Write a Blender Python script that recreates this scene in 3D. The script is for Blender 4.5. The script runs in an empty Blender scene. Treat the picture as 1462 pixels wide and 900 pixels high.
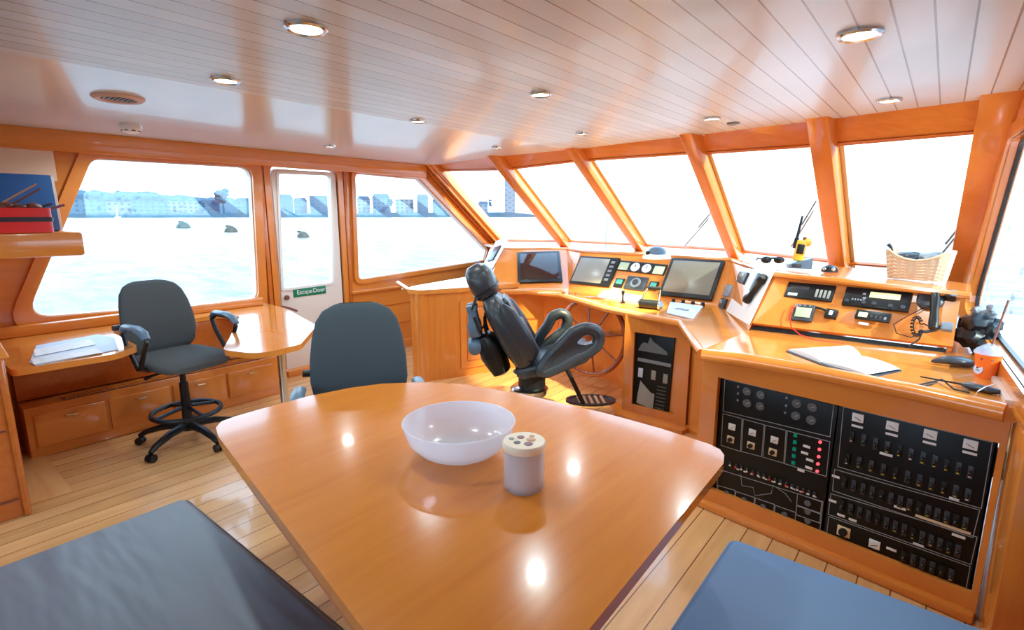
import bpy, bmesh, math, random
from mathutils import Vector as V, Matrix
from mathutils.geometry import tessellate_polygon
random.seed(7)
C = bpy.context.scene.collection
PI = math.pi
# ---------------------------------------------------------------- camera
# survey: every pixel measurement is intersected with a real plane of the wheelhouse
F, HY, YAW, EYE = 755.0, 307.0, math.radians(38.9), 1.5
PIT = math.atan((450 - HY) / F)
CP, SP = math.cos(PIT), math.sin(PIT)
def ray(px, py):
    u = (px - 731) / F; v = (450 - py) / F
    x, y, z = u, CP + v * SP, -SP + v * CP
    c, s = math.cos(YAW), math.sin(YAW)
    return V((x * c - y * s, x * s + y * c, z))
O = V((0, 0, EYE))
def P(px, py, x=None, y=None, z=None, pl=None):
    d = ray(px, py)
    if z is not None: t = (z - EYE) / d.z
    elif x is not None: t = x / d.x
    elif y is not None: t = y / d.y
    else:
        p, n = pl; t = (p - O).dot(n) / d.dot(n)
    return O + d * t
def proj(p):
    c, s = math.cos(YAW), math.sin(YAW)
    x, y, z = p[0], p[1], p[2] - EYE
    X = x * c + y * s; Y = -x * s + y * c
    yc = Y * CP - z * SP; zc = Y * SP + z * CP
    return (731 + F * X / yc, 450 - F * zc / yc)
cam = bpy.data.objects.new('camera', bpy.data.cameras.new('camera')); C.objects.link(cam)
cam.location = O; cam.rotation_euler = (PI / 2 - PIT, 0, YAW)
cam.data.sensor_width = 36; cam.data.lens = F / 1462 * 36; cam.data.clip_start = .02; cam.data.clip_end = 8000
bpy.context.scene.camera = cam

# ---------------------------------------------------------------- materials
def lin(c):
    return tuple(((v / 255 + .055) / 1.055) ** 2.4 if v > 10 else v / 255 / 12.92 for v in c) + (1,)
def newmat(name):
    m = bpy.data.materials.new(name); m.use_nodes = True
    return m, m.node_tree.nodes, m.node_tree.links, m.node_tree.nodes['Principled BSDF']
def plain(name, col, rough=.5, metal=0, spec=.5, coat=0, emit=0, noise=0, bump=0, nscale=60, trans=0):
    m, N, L, b = newmat(name)
    b.inputs['Base Color'].default_value = col if len(col) == 4 else lin(col)
    b.inputs['Roughness'].default_value = rough; b.inputs['Metallic'].default_value = metal
    b.inputs['Specular IOR Level'].default_value = spec; b.inputs['Coat Weight'].default_value = coat
    b.inputs['Transmission Weight'].default_value = trans
    if emit:
        b.inputs['Emission Color'].default_value = col if len(col) == 4 else lin(col); b.inputs['Emission Strength'].default_value = emit
    if noise or bump:
        tc = N.new('ShaderNodeTexCoord'); n = N.new('ShaderNodeTexNoise'); n.inputs['Scale'].default_value = nscale
        n.inputs['Detail'].default_value = 5
        L.new(tc.outputs['Object'], n.inputs['Vector'])
        if noise:
            r = N.new('ShaderNodeMix'); r.data_type = 'RGBA'; c = b.inputs['Base Color'].default_value[:]
            r.inputs[6].default_value = tuple(x * (1 - noise) for x in c[:3]) + (1,)
            r.inputs[7].default_value = tuple(min(1, x * (1 + noise)) for x in c[:3]) + (1,)
            L.new(n.outputs['Fac'], r.inputs[0]); L.new(r.outputs[2], b.inputs['Base Color'])
        if bump:
            bp = N.new('ShaderNodeBump'); bp.inputs['Strength'].default_value = bump; bp.inputs['Distance'].default_value = .004
            L.new(n.outputs['Fac'], bp.inputs['Height']); L.new(bp.outputs['Normal'], b.inputs['Normal'])
    return m
def wood(name, c1, c2, scale=(2, 30, 30), rough=.22, coat=.5, planks=None, amp=1.0):
    """varnished wood; planks=(axis, width, groove colour)"""
    m, N, L, b = newmat(name)
    tc = N.new('ShaderNodeTexCoord'); mp = N.new('ShaderNodeMapping'); mp.inputs['Scale'].default_value = scale
    L.new(tc.outputs['Object'], mp.inputs['Vector'])
    n = N.new('ShaderNodeTexNoise'); n.inputs['Scale'].default_value = 1; n.inputs['Detail'].default_value = 6; n.inputs['Roughness'].default_value = .6
    n.inputs['Distortion'].default_value = .6
    L.new(mp.outputs['Vector'], n.inputs['Vector'])
    r = N.new('ShaderNodeValToRGB'); r.color_ramp.elements[0].position = .5 - .22 * amp; r.color_ramp.elements[1].position = .5 + .22 * amp
    r.color_ramp.elements[0].color = lin(c2); r.color_ramp.elements[1].color = lin(c1)
    L.new(n.outputs['Fac'], r.inputs['Fac'])
    col = r.outputs['Color']
    b.inputs['Roughness'].default_value = rough; b.inputs['Coat Weight'].default_value = coat; b.inputs['Coat Roughness'].default_value = .06
    if planks:
        ax, w, gc, gw = planks
        sp = N.new('ShaderNodeSeparateXYZ'); L.new(tc.outputs['Object'], sp.inputs[0])
        d = N.new('ShaderNodeMath'); d.operation = 'DIVIDE'; d.inputs[1].default_value = w; L.new(sp.outputs[ax], d.inputs[0])
        fl = N.new('ShaderNodeMath'); fl.operation = 'FLOOR'; L.new(d.outputs[0], fl.inputs[0])
        fr = N.new('ShaderNodeMath'); fr.operation = 'FRACT'; L.new(d.outputs[0], fr.inputs[0])
        wn = N.new('ShaderNodeTexWhiteNoise'); wn.noise_dimensions = '1D'; L.new(fl.outputs[0], wn.inputs['W'])
        hs = N.new('ShaderNodeHueSaturation'); L.new(col, hs.inputs['Color'])
        ma = N.new('ShaderNodeMapRange'); ma.inputs[3].default_value = .9; ma.inputs[4].default_value = 1.08; L.new(wn.outputs['Value'], ma.inputs[0])
        L.new(ma.outputs[0], hs.inputs['Value'])
        lt = N.new('ShaderNodeMath'); lt.operation = 'LESS_THAN'; lt.inputs[1].default_value = gw / w; L.new(fr.outputs[0], lt.inputs[0])
        mx = N.new('ShaderNodeMix'); mx.data_type = 'RGBA'; L.new(lt.outputs[0], mx.inputs[0]); L.new(hs.outputs[0], mx.inputs[6])
        mx.inputs[7].default_value = lin(gc); col = mx.outputs[2]
        bp = N.new('ShaderNodeBump'); bp.inputs['Strength'].default_value = .35; bp.inputs['Distance'].default_value = .002; bp.invert = True
        L.new(lt.outputs[0], bp.inputs['Height']); L.new(bp.outputs['Normal'], b.inputs['Normal'])
    L.new(col, b.inputs['Base Color'])
    return m
M = {}
M['wood'] = wood('varnished_wood', (222, 140, 56), (202, 114, 36), (3, 3, 3), amp=1.6)
M['woodv'] = wood('varnished_wood_vertical', (218, 136, 52), (198, 110, 34), (25, 25, 1.5), amp=1.4)
M['woody'] = wood('varnished_wood_long', (224, 144, 60), (204, 118, 38), (25, 1.5, 25), amp=1.4)
M['woodx'] = wood('varnished_wood_athwart', (220, 138, 54), (200, 112, 34), (1.5, 25, 25), amp=1.4)
M['wood_dark'] = wood('dark_cherry_wood', (202, 114, 42), (178, 90, 26), (1.5, 22, 22), amp=1.5)
M['wood_light'] = wood('pale_wood', (228, 170, 110), (212, 148, 88), (1.5, 22, 22), amp=1.5)
M['worktop'] = wood('worktop_wood', (224, 146, 62), (208, 124, 42), (2.5, 14, 14), rough=.16, coat=.7, amp=1.6)
M['table'] = wood('table_veneer', (214, 132, 34), (196, 110, 18), (22, 2, 22), rough=.2, coat=.3, amp=1.6)
M['floor'] = wood('floor_planks', (226, 176, 116), (208, 154, 94), (18, 1.6, 18), rough=.25, coat=.35, planks=(0, .115, (110, 70, 40), .005))
M['floorx'] = wood('floor_border', (224, 172, 112), (208, 152, 92), (1.6, 18, 18), rough=.25, coat=.35)
M['ceil'] = wood('ceiling_planks', (214, 234, 255), (210, 231, 254), (2, 2, 2), rough=.3, coat=.15, planks=(0, .094, (128, 126, 132), .006))
M['ceil_plain'] = plain('ceiling_white', (216, 234, 254), .2, coat=.3)
M['white'] = plain('white_paint', (226, 216, 210), .35)
M['cream'] = plain('cream_panel', (222, 196, 170), .3)
M['white_pl'] = plain('white_plastic', (232, 232, 234), .35)
M['paper'] = plain('white_paper', (236, 238, 246), .7, noise=.04, nscale=8)
M['paper_blue'] = plain('pale_blue_paper', (196, 208, 232), .6, noise=.12, nscale=14)
M['black'] = plain('black_plastic', (15, 17, 20), .4, spec=.35)
M['black_gloss'] = plain('black_gloss', (16, 18, 22), .3, spec=.4)
M['panel_black'] = plain('panel_black', (8, 9, 11), .4, spec=.25, noise=.3, nscale=30)
M['dark_grey'] = plain('dark_grey_plastic', (44, 48, 56), .35)
M['mid_grey'] = plain('mid_grey_plastic', (120, 126, 136), .35)
M['blue_grey'] = plain('blue_grey_rubber', (84, 104, 128), .4)
M['fabric'] = plain('charcoal_fabric', (76, 80, 84), .95, spec=.2, noise=.25, bump=.5, nscale=350)
M['fabric2'] = plain('slate_fabric', (70, 79, 86), .95, spec=.2, noise=.25, bump=.5, nscale=350)
M['leather'] = plain('black_leather', (36, 40, 48), .38, coat=.1, bump=.12, nscale=90)
M['vinyl_dark'] = plain('slate_blue_vinyl', (74, 86, 104), .5, noise=.1, nscale=6, bump=.05)
M['vinyl'] = plain('blue_vinyl', (92, 124, 168), .55, noise=.08, nscale=7)
M['lid'] = wood('pale_lid_wood', (238, 222, 196), (228, 208, 180), (40, 40, 4), rough=.4, coat=.1)
M['table'].node_tree.nodes['Principled BSDF'].inputs['Specular IOR Level'].default_value = .3; M['table'].node_tree.nodes['Principled BSDF'].inputs['Coat Weight'].default_value = .4
M['wheel'] = wood('dark_wheel_wood', (150, 72, 26), (120, 52, 18), (20, 20, 20), rough=.25)
M['steel'] = plain('stainless_steel', (205, 208, 212), .18, metal=1)
M['brass'] = plain('pale_brass', (226, 200, 160), .25, metal=.8)
M['screen_dark'] = plain('dark_screen', (52, 36, 32), .08, spec=.4)
M['screen_grey'] = plain('grey_screen', (120, 114, 100), .3, spec=.3)
M['screen_pale'] = plain('pale_screen', (146, 146, 140), .25, spec=.3)
M['lcd'] = plain('lcd_green_grey', (182, 196, 160), .2)
M['lcd_amber'] = plain('lcd_amber', (236, 216, 150), .3, emit=.15)
M['teal'] = plain('teal_key', (76, 150, 140), .3)
M['red'] = plain('red_plastic', (222, 36, 40), .3)
M['red_led'] = plain('red_lamp', (236, 60, 66), .3, emit=.5)
M['green_led'] = plain('green_lamp', (20, 110, 84), .3, emit=.1)
M['green_sign'] = plain('green_sign', (20, 118, 78), .4)
M['yellow'] = plain('yellow_plastic', (232, 186, 44), .35)
M['yellow_tip'] = plain('yellow_lever_tip', (190, 184, 50), .4)
M['orange'] = plain('orange_card', (242, 116, 30), .4)
M['binder'] = plain('blue_binder', (44, 96, 170), .4, noise=.06, nscale=10)
M['navy'] = plain('dark_navy', (30, 30, 52), .4)
M['gauge'] = plain('gauge_face_white', (228, 230, 232), .25)
M['gauge_dim'] = plain('gauge_face_dim', (88, 94, 98), .25, noise=.5, nscale=120)
M['cream_sw'] = plain('cream_switch_plate', (226, 204, 160), .4)
M['line'] = plain('pale_panel_line', (150, 154, 160), .5)
M['lens'] = plain('lamp_lens', (255, 240, 212), .3, emit=3)
M['wicker'] = wood('wicker', (214, 198, 170), (186, 166, 134), (60, 60, 8), rough=.7, coat=0, amp=1)
M['pencil'] = plain('pencil_wood', (200, 150, 110), .5)
M['brown'] = plain('brown_rubber', (110, 60, 46), .5)
M['wax'] = plain('white_wax', (236, 230, 224), .5)
M['marks'] = plain('plum_mark', (120, 70, 90), .5)
M['deck'] = plain('pale_pink_deck_paint', (214, 186, 178), .5)
# outside (distance haze painted into the far shore colours)
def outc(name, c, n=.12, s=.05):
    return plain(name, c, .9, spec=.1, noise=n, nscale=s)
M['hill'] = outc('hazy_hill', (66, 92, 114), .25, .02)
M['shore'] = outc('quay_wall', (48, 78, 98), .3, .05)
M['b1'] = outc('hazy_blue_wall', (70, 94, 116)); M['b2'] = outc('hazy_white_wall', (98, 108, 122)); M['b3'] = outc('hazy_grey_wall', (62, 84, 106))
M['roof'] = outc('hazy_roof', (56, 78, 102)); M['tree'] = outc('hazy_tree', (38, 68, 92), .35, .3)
M['buoy'] = plain('green_buoy', (20, 40, 28), .6, noise=.3, nscale=2); M['sail'] = plain('white_sail', (240, 240, 240), .8)
def glass(name, gl=.06, specks=False):
    m, N, L, b = newmat(name); N.remove(b)
    out = N['Material Output']; t = N.new('ShaderNodeBsdfTransparent'); g = N.new('ShaderNodeBsdfGlossy'); g.inputs['Roughness'].default_value = .02
    t.inputs[0].default_value = (.98, .99, 1, 1); g.inputs[0].default_value = (.9, .9, .9, 1)
    mx = N.new('ShaderNodeMixShader'); mx.inputs[0].default_value = gl
    L.new(t.outputs[0], mx.inputs[1]); L.new(g.outputs[0], mx.inputs[2])
    if specks:  # random dark specks mixed over the pane
        tc = N.new('ShaderNodeTexCoord'); n = N.new('ShaderNodeTexNoise'); n.inputs['Scale'].default_value = 9; n.inputs['Detail'].default_value = 8; n.inputs['Roughness'].default_value = .75
        L.new(tc.outputs['Object'], n.inputs['Vector'])
        r = N.new('ShaderNodeValToRGB'); r.color_ramp.elements[0].position = .56; r.color_ramp.elements[1].position = .68
        r.color_ramp.elements[1].color = (.75, .75, .75, 1); L.new(n.outputs['Fac'], r.inputs['Fac'])
        df = N.new('ShaderNodeBsdfDiffuse'); df.inputs[0].default_value = (.12, .15, .14, 1)
        m2 = N.new('ShaderNodeMixShader'); L.new(r.outputs['Color'], m2.inputs[0]); L.new(mx.outputs[0], m2.inputs[1]); L.new(df.outputs[0], m2.inputs[2]); mx = m2
    L.new(mx.outputs[0], out.inputs['Surface'])
    return m
M['glass'] = glass('window_glass'); M['glass_specks'] = glass('spotted_window_glass', .05, True)
def frosted(name, col, mixt=.35, tr=.5):
    m, N, L, b = newmat(name); out = N['Material Output']
    b.inputs['Base Color'].default_value = lin(col); b.inputs['Roughness'].default_value = .18
    t = N.new('ShaderNodeBsdfTranslucent'); t.inputs[0].default_value = lin(col)
    x = N.new('ShaderNodeMixShader'); x.inputs[0].default_value = tr; L.new(b.outputs[0], x.inputs[1]); L.new(t.outputs[0], x.inputs[2])
    tp = N.new('ShaderNodeBsdfTransparent'); y = N.new('ShaderNodeMixShader'); y.inputs[0].default_value = mixt
    L.new(x.outputs[0], y.inputs[1]); L.new(tp.outputs[0], y.inputs[2]); L.new(y.outputs[0], out.inputs['Surface'])
    return m
M['frost'] = frosted('frosted_plastic', (236, 236, 246), .22, .4); M['jar'] = frosted('frosted_glass', (232, 226, 230), .4, .5)
M['lid_clear'] = frosted('clear_lid', (200, 214, 234), .5, .4)
def water():
    m, N, L, b = newmat('sea_water')
    b.inputs['Roughness'].default_value = .25; b.inputs['Specular IOR Level'].default_value = .015
    tc = N.new('ShaderNodeTexCoord'); mp = N.new('ShaderNodeMapping'); mp.inputs['Scale'].default_value = (.5, 1.5, 1)
    mp.inputs['Rotation'].default_value = (0, 0, .7)
    n = N.new('ShaderNodeTexNoise'); n.inputs['Scale'].default_value = .9; n.inputs['Detail'].default_value = 6; n.inputs['Roughness'].default_value = .6
    L.new(tc.outputs['Object'], mp.inputs['Vector']); L.new(mp.outputs[0], n.inputs['Vector'])
    bp = N.new('ShaderNodeBump'); bp.inputs['Strength'].default_value = .4; bp.inputs['Distance'].default_value = .3
    L.new(n.outputs['Fac'], bp.inputs['Height']); L.new(bp.outputs['Normal'], b.inputs['Normal'])
    r = N.new('ShaderNodeValToRGB'); r.color_ramp.elements[0].position = .36; r.color_ramp.elements[1].position = .56
    r.color_ramp.elements[0].color = (.092, .094, .105, 1); r.color_ramp.elements[1].color = (.19, .162, .155, 1)
    L.new(n.outputs['Fac'], r.inputs['Fac']); L.new(r.outputs['Color'], b.inputs['Base Color'])
    return m
M['water'] = water()

# ---------------------------------------------------------------- mesh builder
class MB:
    def __init__(s): s.bm = bmesh.new()
    def _x(s, vs, mat):
        if mat is not None: bmesh.ops.transform(s.bm, matrix=mat, verts=vs)
    def box(s, c, d, bev=0, seg=2, mat=None, rot=None):
        r = bmesh.ops.create_cube(s.bm, size=1); vs = r['verts']
        bmesh.ops.scale(s.bm, vec=V(d), verts=vs)
        if bev:
            es = list({e for v in vs for e in v.link_edges})
            q = bmesh.ops.bevel(s.bm, geom=es, offset=min(bev, min(d) * .49), segments=seg, affect='EDGES', profile=.5)
            vs = list({v for f in q['faces'] for v in f.verts} | {v for v in vs if v.is_valid})
        m = Matrix.Translation(V(c))
        if rot is not None: m = m @ rot
        if mat is not None: m = mat @ m
        s._x(vs, m); return s
    def faces(s, pts, fs):
        vs = [s.bm.verts.new(V(p)) for p in pts]
        for f in fs:
            try: s.bm.faces.new([vs[i] for i in f])
            except ValueError: pass
        return vs
    def prism(s, poly, z0, z1, holes=(), mat=None):
        """2-D outline (x,y) with holes, extruded z0..z1"""
        loops = [list(poly)] + [list(h) for h in holes]
        flat = [p for l in loops for p in l]; n = len(flat)
        tri = tessellate_polygon([[V((p[0], p[1], 0)) for p in l] for l in loops])
        pts = [(p[0], p[1], z0) for p in flat] + [(p[0], p[1], z1) for p in flat]
        fs = [tuple(t) for t in tri] + [tuple(i + n for i in reversed(t)) for t in tri]
        k = 0
        for l in loops:
            m = len(l)
            for i in range(m):
                a, b = k + i, k + (i + 1) % m
                fs.append((a, b, b + n, a + n))
            k += m
        vs = s.faces(pts, fs); s._x(vs, mat); return s
    def lathe(s, prof, seg=32, c=(0, 0, 0), mat=None, close=False):
        pts = []; fs = []; n = len(prof)
        for i in range(seg):
            a = 2 * PI * i / seg
            for r, z in prof: pts.append((c[0] + r * math.cos(a), c[1] + r * math.sin(a), c[2] + z))
        for i in range(seg):
            j = (i + 1) % seg
            for k in range(n - 1 if not close else n):
                l = (k + 1) % n
                fs.append((i * n + k, j * n + k, j * n + l, i * n + l))
        vs = s.faces(pts, fs)
        if not close:
            for k in (0, n - 1):
                if prof[k][0] > 1e-5:
                    try: s.bm.faces.new([vs[i * n + k] for i in range(seg)])
                    except ValueError: pass
        s._x(vs, mat); bmesh.ops.remove_doubles(s.bm, verts=[v for v in vs if v.is_valid], dist=1e-5); return s
    def cyl(s, a, b, r, r2=None, seg=16):
        a, b = V(a), V(b); return s.tube([a, b], [r, r if r2 is None else r2], seg)
    def tube(s, pts, r, seg=10, closed=False, up=None):
        pts = [V(p) for p in pts]; n = len(pts)
        rs = r if isinstance(r, (list, tuple)) else [r] * n
        rings = []; prev = None
        for i, p in enumerate(pts):
            if closed: t = pts[(i + 1) % n] - pts[i - 1]
            else: t = pts[min(i + 1, n - 1)] - pts[max(i - 1, 0)]
            t.normalize()
            if prev is None:
                u = t.orthogonal() if up is None else (V(up) - t * t.dot(V(up)))
            else: u = prev - t * t.dot(prev)
            u.normalize(); prev = u; w = t.cross(u)
            rr = rs[i]; ra, rb = rr if isinstance(rr, tuple) else (rr, rr)
            rings.append([s.bm.verts.new(p + u * math.cos(2 * PI * k / seg) * ra + w * math.sin(2 * PI * k / seg) * rb) for k in range(seg)])
        m = n if closed else n - 1
        for i in range(m):
            a, b = rings[i], rings[(i + 1) % n]
            for k in range(seg): s.bm.faces.new((a[k], a[(k + 1) % seg], b[(k + 1) % seg], b[k]))
        if not closed:
            s.bm.faces.new(list(reversed(rings[0]))); s.bm.faces.new(rings[-1])
        return s
    def loft(s, stations, seg=24, ex=4.0):
        """stations: (centre, u, v, a, b) super-ellipse rings"""
        rings = []
        for c, u, v, a, b in stations:
            c, u, v = V(c), V(u), V(v); ring = []
            for k in range(seg):
                t = 2 * PI * k / seg; ct, st = math.cos(t), math.sin(t)
                x = math.copysign(abs(ct) ** (2 / ex), ct); y = math.copysign(abs(st) ** (2 / ex), st)
                ring.append(s.bm.verts.new(c + u * (a * x) + v * (b * y)))
            rings.append(ring)
        for a, b in zip(rings, rings[1:]):
            for k in range(seg): s.bm.faces.new((a[k], a[(k + 1) % seg], b[(k + 1) % seg], b[k]))
        s.bm.faces.new(list(reversed(rings[0]))); s.bm.faces.new(rings[-1]); return s
    def ball(s, c, r, sc=(1, 1, 1), sub=2, jit=0):
        q = bmesh.ops.create_icosphere(s.bm, subdivisions=sub, radius=r)
        for v in q['verts']:
            if jit: v.co *= 1 + random.uniform(-jit, jit)
            v.co = V((v.co.x * sc[0], v.co.y * sc[1], v.co.z * sc[2])) + V(c)
        return s
    def strip(s, a, b):
        """quad strip between two polylines"""
        va = [s.bm.verts.new(V(p)) for p in a]; vb = [s.bm.verts.new(V(p)) for p in b]
        for i in range(len(a) - 1): s.bm.faces.new((va[i], va[i + 1], vb[i + 1], vb[i]))
        return s
    def slab(s, quad, th, n=None):
        q = [V(p) for p in quad]
        if n is None: n = (q[1] - q[0]).cross(q[3] - q[0]).normalized()
        return s.faces(q + [p - V(n) * th for p in q], [(0, 1, 2, 3), (7, 6, 5, 4), (0, 4, 5, 1), (1, 5, 6, 2), (2, 6, 7, 3), (3, 7, 4, 0)]) and s
    def deform(s, f):
        for v in s.bm.verts: v.co = V(f(v.co))
        return s
    def build(s, name, mat, parent=None, angle=40, world=False, smooth=True):
        bmesh.ops.recalc_face_normals(s.bm, faces=s.bm.faces[:])
        me = bpy.data.meshes.new(name)
        if world and parent is not None:
            q = parent                       # parts have an identity basis; climb to the thing itself
            while q.parent is not None: q = q.parent
            bmesh.ops.transform(s.bm, matrix=q.matrix_basis.inverted(), verts=s.bm.verts[:])
        s.bm.to_mesh(me); s.bm.free()
        if smooth:
            for p in me.polygons: p.use_smooth = True
            me.set_sharp_from_angle(angle=math.radians(angle))
        me.materials.append(M[mat] if isinstance(mat, str) else mat)
        o = bpy.data.objects.new(name, me); C.objects.link(o)
        if parent is not None: o.parent = parent
        return o
def tag(o, label=None, cat=None, group=None, kind=None):
    if label: o['label'] = label
    if cat: o['category'] = cat
    if group: o['group'] = group
    if kind: o['kind'] = kind
    return o
def empty(name, label, cat, loc=(0, 0, 0), rz=0, mat=None, group=None, kind=None):
    o = bpy.data.objects.new(name, None); C.objects.link(o); o.empty_display_size = .05
    m = mat if mat is not None else Matrix.Translation(V(loc)) @ Matrix.Rotation(rz, 4, 'Z')
    o.matrix_world = m; o.location = m.to_translation(); o.rotation_euler = m.to_euler()
    bpy.context.view_layer.update()
    return tag(o, label, cat, group, kind)
def struct(o, label=None, cat=None): return tag(o, label, cat, kind='structure')
def copy_tree(o, parent=None):
    c = o.copy(); C.objects.link(c)
    if parent is not None: c.parent = parent; c.matrix_parent_inverse = o.matrix_parent_inverse
    for ch in list(o.children): copy_tree(ch, c)
    return c
def frame(o, x, y):
    x = V(x).normalized(); z = x.cross(V(y)).normalized(); y = z.cross(x)
    m = Matrix.Identity(4)
    for i in range(3): m[i][0], m[i][1], m[i][2], m[i][3] = x[i], y[i], z[i], V(o)[i]
    return m
def pxframe(tl, tr, br, bl, pl):
    """rectangle lying on a real plane, from its four seen corners -> matrix, w, h"""
    a, b, c, d = [P(*q, pl=pl) for q in (tl, tr, br, bl)]
    o = (a + b + c + d) / 4; x = (b - a + c - d); y = (a - d + b - c)
    return frame(o, x, y), x.length / 2, y.length / 2
def rounded(poly, r, n=6):
    out = []; m = len(poly)
    for i in range(m):
        p, a, b = V(poly[i]).to_2d(), V(poly[i - 1]).to_2d(), V(poly[(i + 1) % m]).to_2d()
        rr = r[i] if isinstance(r, (list, tuple)) else r
        if rr <= 0: out.append((p.x, p.y)); continue
        u, w = (a - p).normalized(), (b - p).normalized()
        ang = math.acos(max(-1, min(1, u.dot(w)))); d = min(rr / math.tan(ang / 2), (a - p).length * .48, (b - p).length * .48)
        s, e = p + u * d, p + w * d
        for k in range(n + 1):
            t = k / n; q = s * (1 - t) ** 2 + p * 2 * t * (1 - t) + e * t * t
            out.append((q.x, q.y))
    return out
def offset(poly, d):
    """grow a polygon by d (either winding)"""
    m = len(poly); A = sum(poly[i - 1][0] * poly[i][1] - poly[i][0] * poly[i - 1][1] for i in range(m)); sg = 1 if A > 0 else -1
    out = []
    for i in range(m):
        p, a, b = V(poly[i]).to_2d(), V(poly[i - 1]).to_2d(), V(poly[(i + 1) % m]).to_2d()
        e1, e2 = (p - a).normalized(), (b - p).normalized()
        n1, n2 = V((e1.y, -e1.x)) * sg, V((e2.y, -e2.x)) * sg
        q = (n1 + n2).normalized(); k = d / max(.25, q.dot(n1))
        out.append((p.x + q.x * k, p.y + q.y * k))
    return out
def text(body, name, mat, parent, size, loc=(0, 0, 0), extr=.0006, align='CENTER'):
    cu = bpy.data.curves.new(name, 'FONT'); cu.body = body; cu.size = size; cu.extrude = extr; cu.align_x = align; cu.align_y = 'CENTER'
    t = bpy.data.objects.new(name, cu); C.objects.link(t); bpy.context.view_layer.update()
    me = bpy.data.meshes.new_from_object(t.evaluated_get(bpy.context.evaluated_depsgraph_get()))
    bpy.data.objects.remove(t); me.materials.clear(); me.materials.append(M[mat])
    o = bpy.data.objects.new(name, me); C.objects.link(o); o.parent = parent; o.location = loc
    return o
def lerp(a, b, t): return V(a) * (1 - t) + V(b) * t

# ================================================================ THE WHEELHOUSE SHELL
XP = -4.69                                             # port wall
def zc(x): return 2.05 + .05 * (1 - ((x + 2.2) / 2.5) ** 2)
SBP, SBN = V((.19, 3.8, 0)), V((1, .0563, 0)).normalized()   # starboard wall plane
def xs(y): return .19 + .0563 * (3.8 - y)
T = [V((XP, 4.16, 2.05)), P(700, 222, z=2.085), P(812, 212, z=2.095), P(978, 193, z=2.09), P(1165, 170, z=2.075), P(1440, 135, z=2.045)]
B = [V((XP, 5.41, 1.085)), P(805, 352, z=1.10), P(912, 358, z=1.08), P(1046, 367, z=1.09), P(1195, 386, z=1.05), P(1378, 402, z=1.05)]
for b in B[1:]: b.z -= .012

# floor
fl = MB().box((-1.9, 2.2, -.03), (6.4, 8.4, .06)).build('floor', 'floor', smooth=False); struct(fl)
fb = MB().box((-4.02, .47, .004), (.9, .2, .012), .003).build('trim_1', 'floorx'); struct(fb)     # margin board across the plank ends
# ceiling
def yfront(x):
    for a, b in zip(T, T[1:]):
        if a.x <= x <= b.x: return a.y + (b.y - a.y) * (x - a.x) / (b.x - a.x)
    return T[0].y if x < T[0].x else T[-1].y
def ceil_part(name, x0, x1, mat, extra=.12):
    n = 24; m = MB(); a = []; b = []; a2 = []; b2 = []
    for i in range(n + 1):
        x = x0 + (x1 - x0) * i / n
        a.append((x, -1.6, zc(x))); b.append((x, yfront(x) + extra, zc(x))); a2.append((x, -1.6, zc(x) + .04)); b2.append((x, yfront(x) + extra, zc(x) + .04))
    m.strip(a, b).strip(a2, b2).strip(a, a2).strip(b, b2)
    return struct(m.build(name, mat))
ceil_part('ceiling', -2.8, .75, 'ceil'); ceil_part('ceiling_margin', -4.78, -2.8, 'ceil_plain')
# port wall with three openings
MP = Matrix(((0, 0, -1, XP), (1, 0, 0, 0), (0, 1, 0, 0), (0, 0, 0, 1)))     # (y, z, outward) -> world
def yz(*px): return [(P(a, b, x=XP).y, P(a, b, x=XP).z) for a, b in px]
W1 = yz((130, 226), (358, 239), (368, 428), (35, 455)); W3 = yz((505, 247), (598, 256), (694, 356), (690, 372), (510, 400))
W1r = rounded(W1, [.09, .09, .09, .1]); W3r = rounded(W3, [.06, .03, .03, .03, .06])
DO = [(2.40, .05), (3.075, .05), (3.075, 1.925), (2.40, 1.925)]; DOr = rounded(DO, [0, 0, .07, .07])
wp = MB().prism([(-1.6, 0), (5.5, 0), (5.5, 1.03), (5.41, 1.08), (4.16, 2.07), (-1.6, 2.07)], 0, .07, [W1r, W3r, DOr], mat=MP).build('wall_port', 'woody', smooth=False); struct(wp)
def ring(poly, d, r, c0, c1, mat=MP, rin=None):
    return MB().prism(rounded(offset(poly, d), r), c0, c1, [rin if rin else rounded(poly, r)], mat=mat)
def window(n, poly, rp, d, parent_label=None):
    e = empty('window_%d' % n, None, None, (XP, poly[0][0], poly[0][1])); struct(e)
    ring(poly, d, [x + .03 if isinstance(x, float) else x for x in rp], -.03, .01, rin=rounded(poly, rp)).build('frame', 'wood', e, world=True)
    ring(poly, .02, rp, .0, .06, rin=rounded(offset(poly, -.006), rp)).build('seal', 'white', e, world=True)
    MB().prism(rounded(poly, rp), .04, .046, mat=MP).build('pane', 'glass', e, world=True)
    return e
window(1, W1, [.09, .09, .09, .1], .075); window(2, W3, [.06, .03, .03, .03, .06], .045)
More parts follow.
